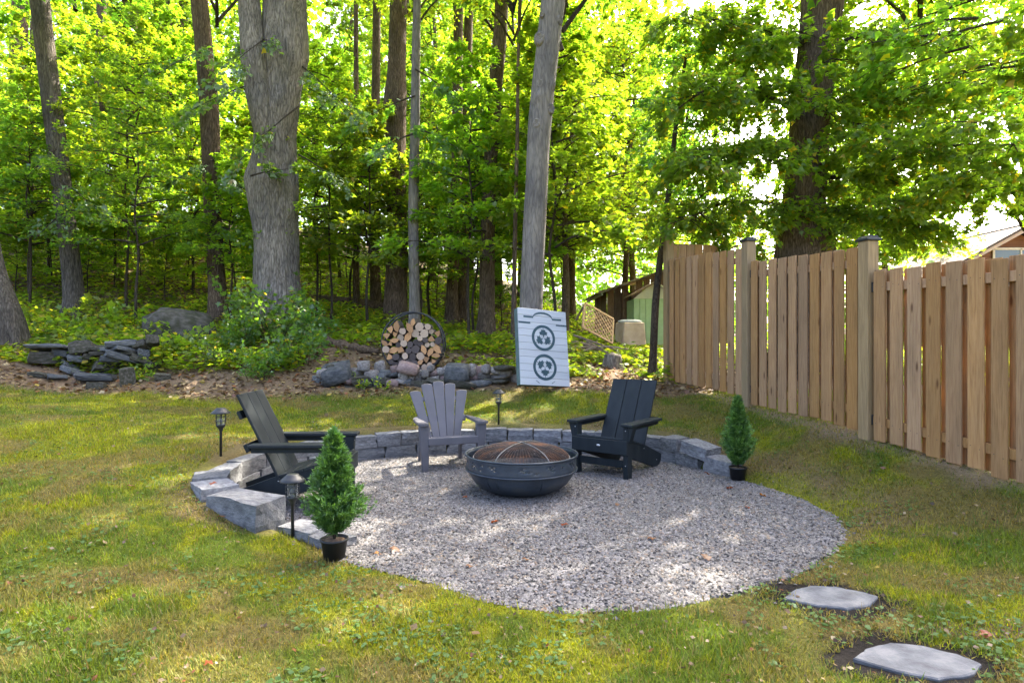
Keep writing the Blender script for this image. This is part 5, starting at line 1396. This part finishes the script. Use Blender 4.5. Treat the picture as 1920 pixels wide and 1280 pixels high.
# ------------------------------------------------------------------ sheds and clutter behind the clearing
def sheds():
    Y = 17.0; x0, x1 = PX(1138, Y), PX(1138, Y)+3.4; zg = Hs(PX(1180, Y), Y)-.05; ze = PZ(548, Y)
    t = thing("old_shed", "old brown board shed with sagging shingle roof behind the woods edge", "shed", (x0, Y, zg))
    n = 17; w = 3.4/n; g = rng(15)
    bd = [MB().box((0, 0, .5), (w-.012, .02+.004*k, 1.0), bevel=.002).mesh("board", M['shed_wood']) for k in range(3)]
    for k in range(n):
        h = (ze-zg)+.10+.33*(k+.5)*w
        if k in (3,): continue
        link("board", bd[k % 3], t, ((k+.5)*w, g.uniform(-.01, .01), 0), (0, 0, 0), (1, 1, h))
    MB().box((1.7, .06, (ze-zg)/2), (3.36, .03, ze-zg)).build("back_lining", M['branch'], t)
    for k in range(12): link("board", bd[k % 3], t, (.0, .06+(k+.5)*.2, 0), (0, 0, math.pi/2), (1, 1, ze-zg+.05))
    MB().box((.72, -.07, (ze-zg)*.52), (.10, .10, (ze-zg)*1.04), bevel=.006).build("post", M['shed_wood'], t)
    MB().box((.45, -.07, (ze-zg)*.52), (.08, .08, (ze-zg)*1.04), bevel=.006).build("post", M['shed_wood'], t)
    roof = MB().box((1.6, 1.1, ze-zg+.60), (4.0, 3.0, .05), (0, -.325, 0)).build("roof", M['shed_wood'], t)
    sh = MB().box((0, 0, 0), (.30, .42, .018), bevel=.002).mesh("shingle", M['shingle'])
    for i in range(13):
        for j in range(8):
            xx = -.18+i*.29; link("shingle", sh, roof, (xx, -.35+j*.42+g.uniform(-.03, .03), ze-zg+.015+.345*(xx+.05)+g.uniform(0, .02)), (g.normal(0, .03), -.30+g.normal(0, .03), g.normal(0, .04)))
    MB().box((-.20, 1.1, ze-zg-.04), (.05, 3.0, .14), (0, -.2, 0), .003).build("fascia", M['lid'], roof)
    # green shed in front of it
    Y = 15.4; xa, xb = PX(1188, Y), PX(1188, Y)+1.05; zb = Hs(xa+.4, Y)-.03; zeave = PZ(560, Y); zp = PZ(532, Y)
    t = thing("green_shed", "small pale green panel shed with cream gable by the fence end", "shed", (xa, Y, zb))
    for k in range(7):
        MB().box(((k+.5)*.15, 0, (zeave-zb)/2), (.142, .03, zeave-zb), bevel=.008).build("panel", M['green_metal'], t)
    MB().prism([(0, zeave-zb), (1.05, zeave-zb), (.525, zp-zb+.06)], -.01, .02).build("gable", M['cream'], t)
    MB().box((.525, .5, (zeave-zb)/2), (1.03, .94, zeave-zb-.01)).build("wall", M['green_metal'], t)
    for s in (-1, 1):
        MB().box((.525+s*.29, .45, (zeave+zp)/2-zb+.055), (.70, 1.10, .03), (0, s*.50, 0), .004).build("roof_panel", M['cream'] if s > 0 else M['shed_wood'], t)
    MB().box((1.02, -.02, (zeave-zb)/2), (.05, .03, zeave-zb), bevel=.003).build("corner_trim", M['lid'], t)
    # beige bin
    Y = 14.3; x = PX(1181, Y); z = Hs(x, Y)
    t = thing("compost_bin", "sun bleached beige bin with pale lid before the green shed", "bin", (x, Y, z-.02), .25)
    hh = PZ(603, Y)-z
    MB().prism([(-.30, 0), (.30, 0), (.25, hh), (-.25, hh)], -.25, .25, .02).build("body", M['beige'], t)
    MB().lathe([(0, .05), (.2, .045), (.27, .02), (.29, 0), (.27, -.02), (0, -.02)], 24).build("lid", M['lid'], t, loc=(0, 0, hh+.02), scale=(1, .85, 1))
    # leaning lattice trellis
    Y = 13.6; x = PX(1122, Y); z = PZ(606, Y)
    t = thing("lattice_trellis", "tilted wooden lattice panel lying against brush by the old shed", "trellis", (x, Y, z))
    t.rotation_euler = (math.radians(-25), math.radians(24), math.radians(28))
    W, Hh = .86, .66
    for (cx, cz, sx, sz) in ((0, Hh/2, W, .05), (0, -Hh/2, W, .05), (-W/2, 0, .05, Hh), (W/2, 0, .05, Hh)):
        MB().box((cx, -.012 if sx > sz else .0, cz), (sx, .03, sz), bevel=.003).build("frame_rail", M['lattice'], t)
    for d in (-1, 1):
        for k in np.arange(-1.0, 1.01, .115):
            pts = []
            for s in np.linspace(-1, 1, 81):
                px_, pz = k+s*.55, d*s*.55
                if abs(px_) < W/2-.02 and abs(pz) < Hh/2-.02: pts.append((px_, pz))
            if len(pts) > 4:
                a, b = np.array(pts[0]), np.array(pts[-1]); c = (a+b)/2; l = np.linalg.norm(b-a)
                MB().box((c[0], .012*d, c[1]), (l, .009, .026), (0, -d*math.pi/4, 0)).build("slat", M['lattice'], t)
    # stump and brush
    Y = 11.6; x = PX(1147, Y); z = Hs(x, Y)
    st = link("tree_stump", trunk_mesh("tree_stump", [(0, 0, -.1, .15), (0, 0, .05, .14), (.01, 0, .2, .13), (.01, 0, .26, .12), (.01, 0, .265, .01)], M['bark_grey'], 20, .04, .08, .1, 71, 0.0, 1.5), None, (x, Y, z))
    tag(st, "short weathered stump left of the thin leaning trunk", "stump")
    g = rng(18)
    BR = [(1068,640,1130,655,13.2,.05),(1060,655,1150,668,12.8,.045),(1075,628,1170,662,13.0,.03),(1062,648,1120,640,13.4,.03),(1090,660,1180,655,12.6,.03),(1070,665,1115,650,12.5,.025),(1100,640,1150,672,12.4,.02),(1080,600,1105,560,13.9,.03)]
    names = ["thick fallen branch at the brush pile's near side", "longest grey branch at the foot of the brush pile", "thin branch crossing the brush pile below the lattice", "short branch on top of the brush pile", "branch end reaching under the beige bin", "short bent branch by the white board's right edge", "thin twig poking from the brush pile's right end", "bare stick standing up beside the lattice"]
    for k, (a, b, c, d, Y, r_) in enumerate(BR):
        xa, xb = PX(a, Y), PX(c, Y-.3); za, zb = max(PZ(b, Y), Hs(xa, Y)+r_), max(PZ(d, Y-.3), Hs(xb, Y-.3)+r_)
        q = [np.array((xa, Y, za)), np.array(((xa+xb)/2, Y-.15, (za+zb)/2+g.uniform(-.03, .08))), np.array((xb, Y-.3, zb))]
        o = MB().tube([Vector(v) for v in catmull(np.array(q), 4)], list(np.linspace(r_, r_*.4, 9)), 7).build("fallen_branch", M['twig'])
        tag(o, names[k], "branch", "branches of the brush pile")
    # rotten log and its roots on the terrace left of the hoop
    Y = 11.4; xa, xb = PX(600, Y), PX(716, Y)
    q = [(xa, Y+.2, Hs(xa, Y+.2)+.08, .10), (xa+.5, Y+.1, Hs(xa+.5, Y)+.05, .09), (xb-.3, Y-.1, Hs(xb-.3, Y)+.03, .07), (xb, Y-.2, Hs(xb, Y)+.0, .05)]
    lg = MB().tube([p[:3] for p in catmull(np.array(q), 6)], [p[3]*(1+.25*math.sin(i*1.7)) for i, p in enumerate(catmull(np.array(q), 6))], 12).build("rotten_log", M['bark_brown'])
    tag(lg, "rotten log half sunk in the soil left of the firewood hoop", "log")
    # dark fallen trunk deeper in the wood
    Y = 17.5; xa, xb = PX(560, Y), PX(735, Y)
    lg = MB().tube([(xa, Y+.5, PZ(566, Y)), ((xa+xb)/2, Y, PZ(574, Y)), (xb, Y-.3, PZ(583, Y))], [.28, .26, .22], 14).build("fallen_log", M['bark_brown'])
    tag(lg, "dark fallen trunk in the woods right of the huge maple", "log")
sheds()

def house():
    Y = 25.0; xc = PX(1906, Y); zg = Hs(xc, Y); zpk = PZ(430, Y); sl = .55; hw = 3.6
    t = thing("brown_house", "brown sided house gable with tan trim above the fence's right end", "house", (xc, Y, zg))
    zp = zpk-zg; ze = zp-hw*sl
    MB().prism([(-hw+.3, 0), (hw-.3, 0), (hw-.3, ze+.1), (0, zp-.12), (-hw+.3, ze+.1)], .0, 6.0).build("wall", M['house_wall'], t)
    sid = [MB().box((0, -.012, 0), (1, .02, .15), (.10, 0, 0), .002).mesh("siding_board", M['house_wall'])]
    for k in range(int(zp/.16)):
        z = .1+k*.16; w = hw-.3 if z < ze else max((zp-.25-z)/sl, .05)
        w = min(w, hw-.3)
        if w > .1: link("siding_board", sid[0], t, (0, 0, z), (0, 0, 0), (2*w, 1, 1))
    for s in (-1, 1):
        a = math.atan(sl)
        MB().box((s*hw/2*1.02, 2.7, zp-hw*sl/2+.06), (math.hypot(hw, hw*sl)*1.06, 6.8, .08), (0, s*a, 0)).build("roof", M['house_roof'], t)
        MB().box((s*hw/2*1.02, -.62, zp-hw*sl/2-.04), (math.hypot(hw, hw*sl)*1.05, .04, .18), (0, s*a, 0), .004).build("barge_board", M['house_trim'], t)
        MB().box((s*hw/2*1.02, -.42, zp-hw*sl/2-.06), (math.hypot(hw, hw*sl)*1.03, .40, .03), (0, s*a, 0)).build("soffit", M['house_trim'], t)
    zt = PZ(467, Y)-zg
    win = MB().box((0, -.05, zt-.75), (1.9, .04, 1.5)).build("window", M['window'], t)
    for (cx, cz, sx, sz) in ((0, zt, 2.06, .09), (0, zt-1.5, 2.06, .09), (-.99, zt-.75, .09, 1.5), (.99, zt-.75, .09, 1.5), (.12, zt-.75, .07, 1.5)):
        MB().box((cx, -.075, cz), (sx, .05, sz), bevel=.004).build("frame", M['cream'], win)
house()

# ------------------------------------------------------------------ single fallen leaves on the gravel and wall
def fallen_leaves():
    g = rng(19)
    sh, tr = LEAF10, TRI10
    cols = [((.20, .052, .018), "red brown"), ((.36, .15, .022), "orange"), ((.16, .078, .036), "dull brown")]
    me = []
    for c, nm in cols:
        V, F, m = leaves(np.zeros((1, 3)), np.array([(0, 1., .05)]), np.array([(0, 0, 1.)]), np.array([.075]), sh, tr)
        V[:, 2] += .012*np.sin(V[:, 0]*70)+.006
        me.append(np_mesh("fallen_leaf", V, F, np.tile(c, (len(V), 1)), M['litter']))
    L = [(876,933,0,"beside the fire pit's left base"),(921,982,0,"in front of the fire pit, left of center"),(1056,988,0,"in front of the fire pit, below its right side"),(1362,917,0,"left of two leaves near the right pot"),(1424,929,1,"on the gravel right of the small conifer"),(1396,953,0,"on the gravel below the small conifer"),
         (744,1030,2,"on the gravel right of the big conifer's pot"),(708,1037,1,"closest to the big conifer's pot"),(1324,889,0,"by the wall's right end block"),(1040,915,2,"beside the fire pit's right base"),(1220,1010,2,"in the middle of the right gravel"),(880,1062,2,"near the gravel's front left edge"),(1332,1052,2,"near the gravel's front right edge"),(985,1050,2,"in the middle of the front gravel"),(1160,950,2,"in front of the badge chair")]
    for k, (px, py, ci, where) in enumerate(L):
        Y = FPX*CAM_H/(py-640); x = PX(px, Y)
        o = link("fallen_leaf", me[ci], None, (x, Y, .012), (g.normal(0, .2), g.normal(0, .2), g.uniform(0, 6.28)), (g.uniform(.6, 1.1),)*3)
        tag(o, cols[ci][1]+" fallen leaf "+where, "leaf", "fallen leaves on the gravel")
    for (px, py, z, ci, lab) in [(398,911,.30,0,"orange brown fallen leaf on the wall's left curve"),(415,975,.12,2,"curled brown leaf on the grass by the large end block"),(382,1250,.03,0,"rusty fallen leaf on the lawn near the bottom left"),(248,948,.12,2,"pale curled leaf on the lawn left of the wall"),(1855,1190,.03,0,"red leaf on the lawn above the lower stepping stone"),(1632,1012,.05,2,"brown leaf on the lawn right of the gravel")]:
        Y = FPX*(CAM_H-z)/(py-640); x = PX(px, Y); zz = z+.012 if "wall's" in lab else Hs(x, Y)+.02
        tag(link("fallen_leaf", me[ci], None, (x, Y, zz), (.2, .1, g.uniform(0, 6)), (.75,)*3), lab, "leaf", "fallen leaves on lawn and wall")
fallen_leaves()
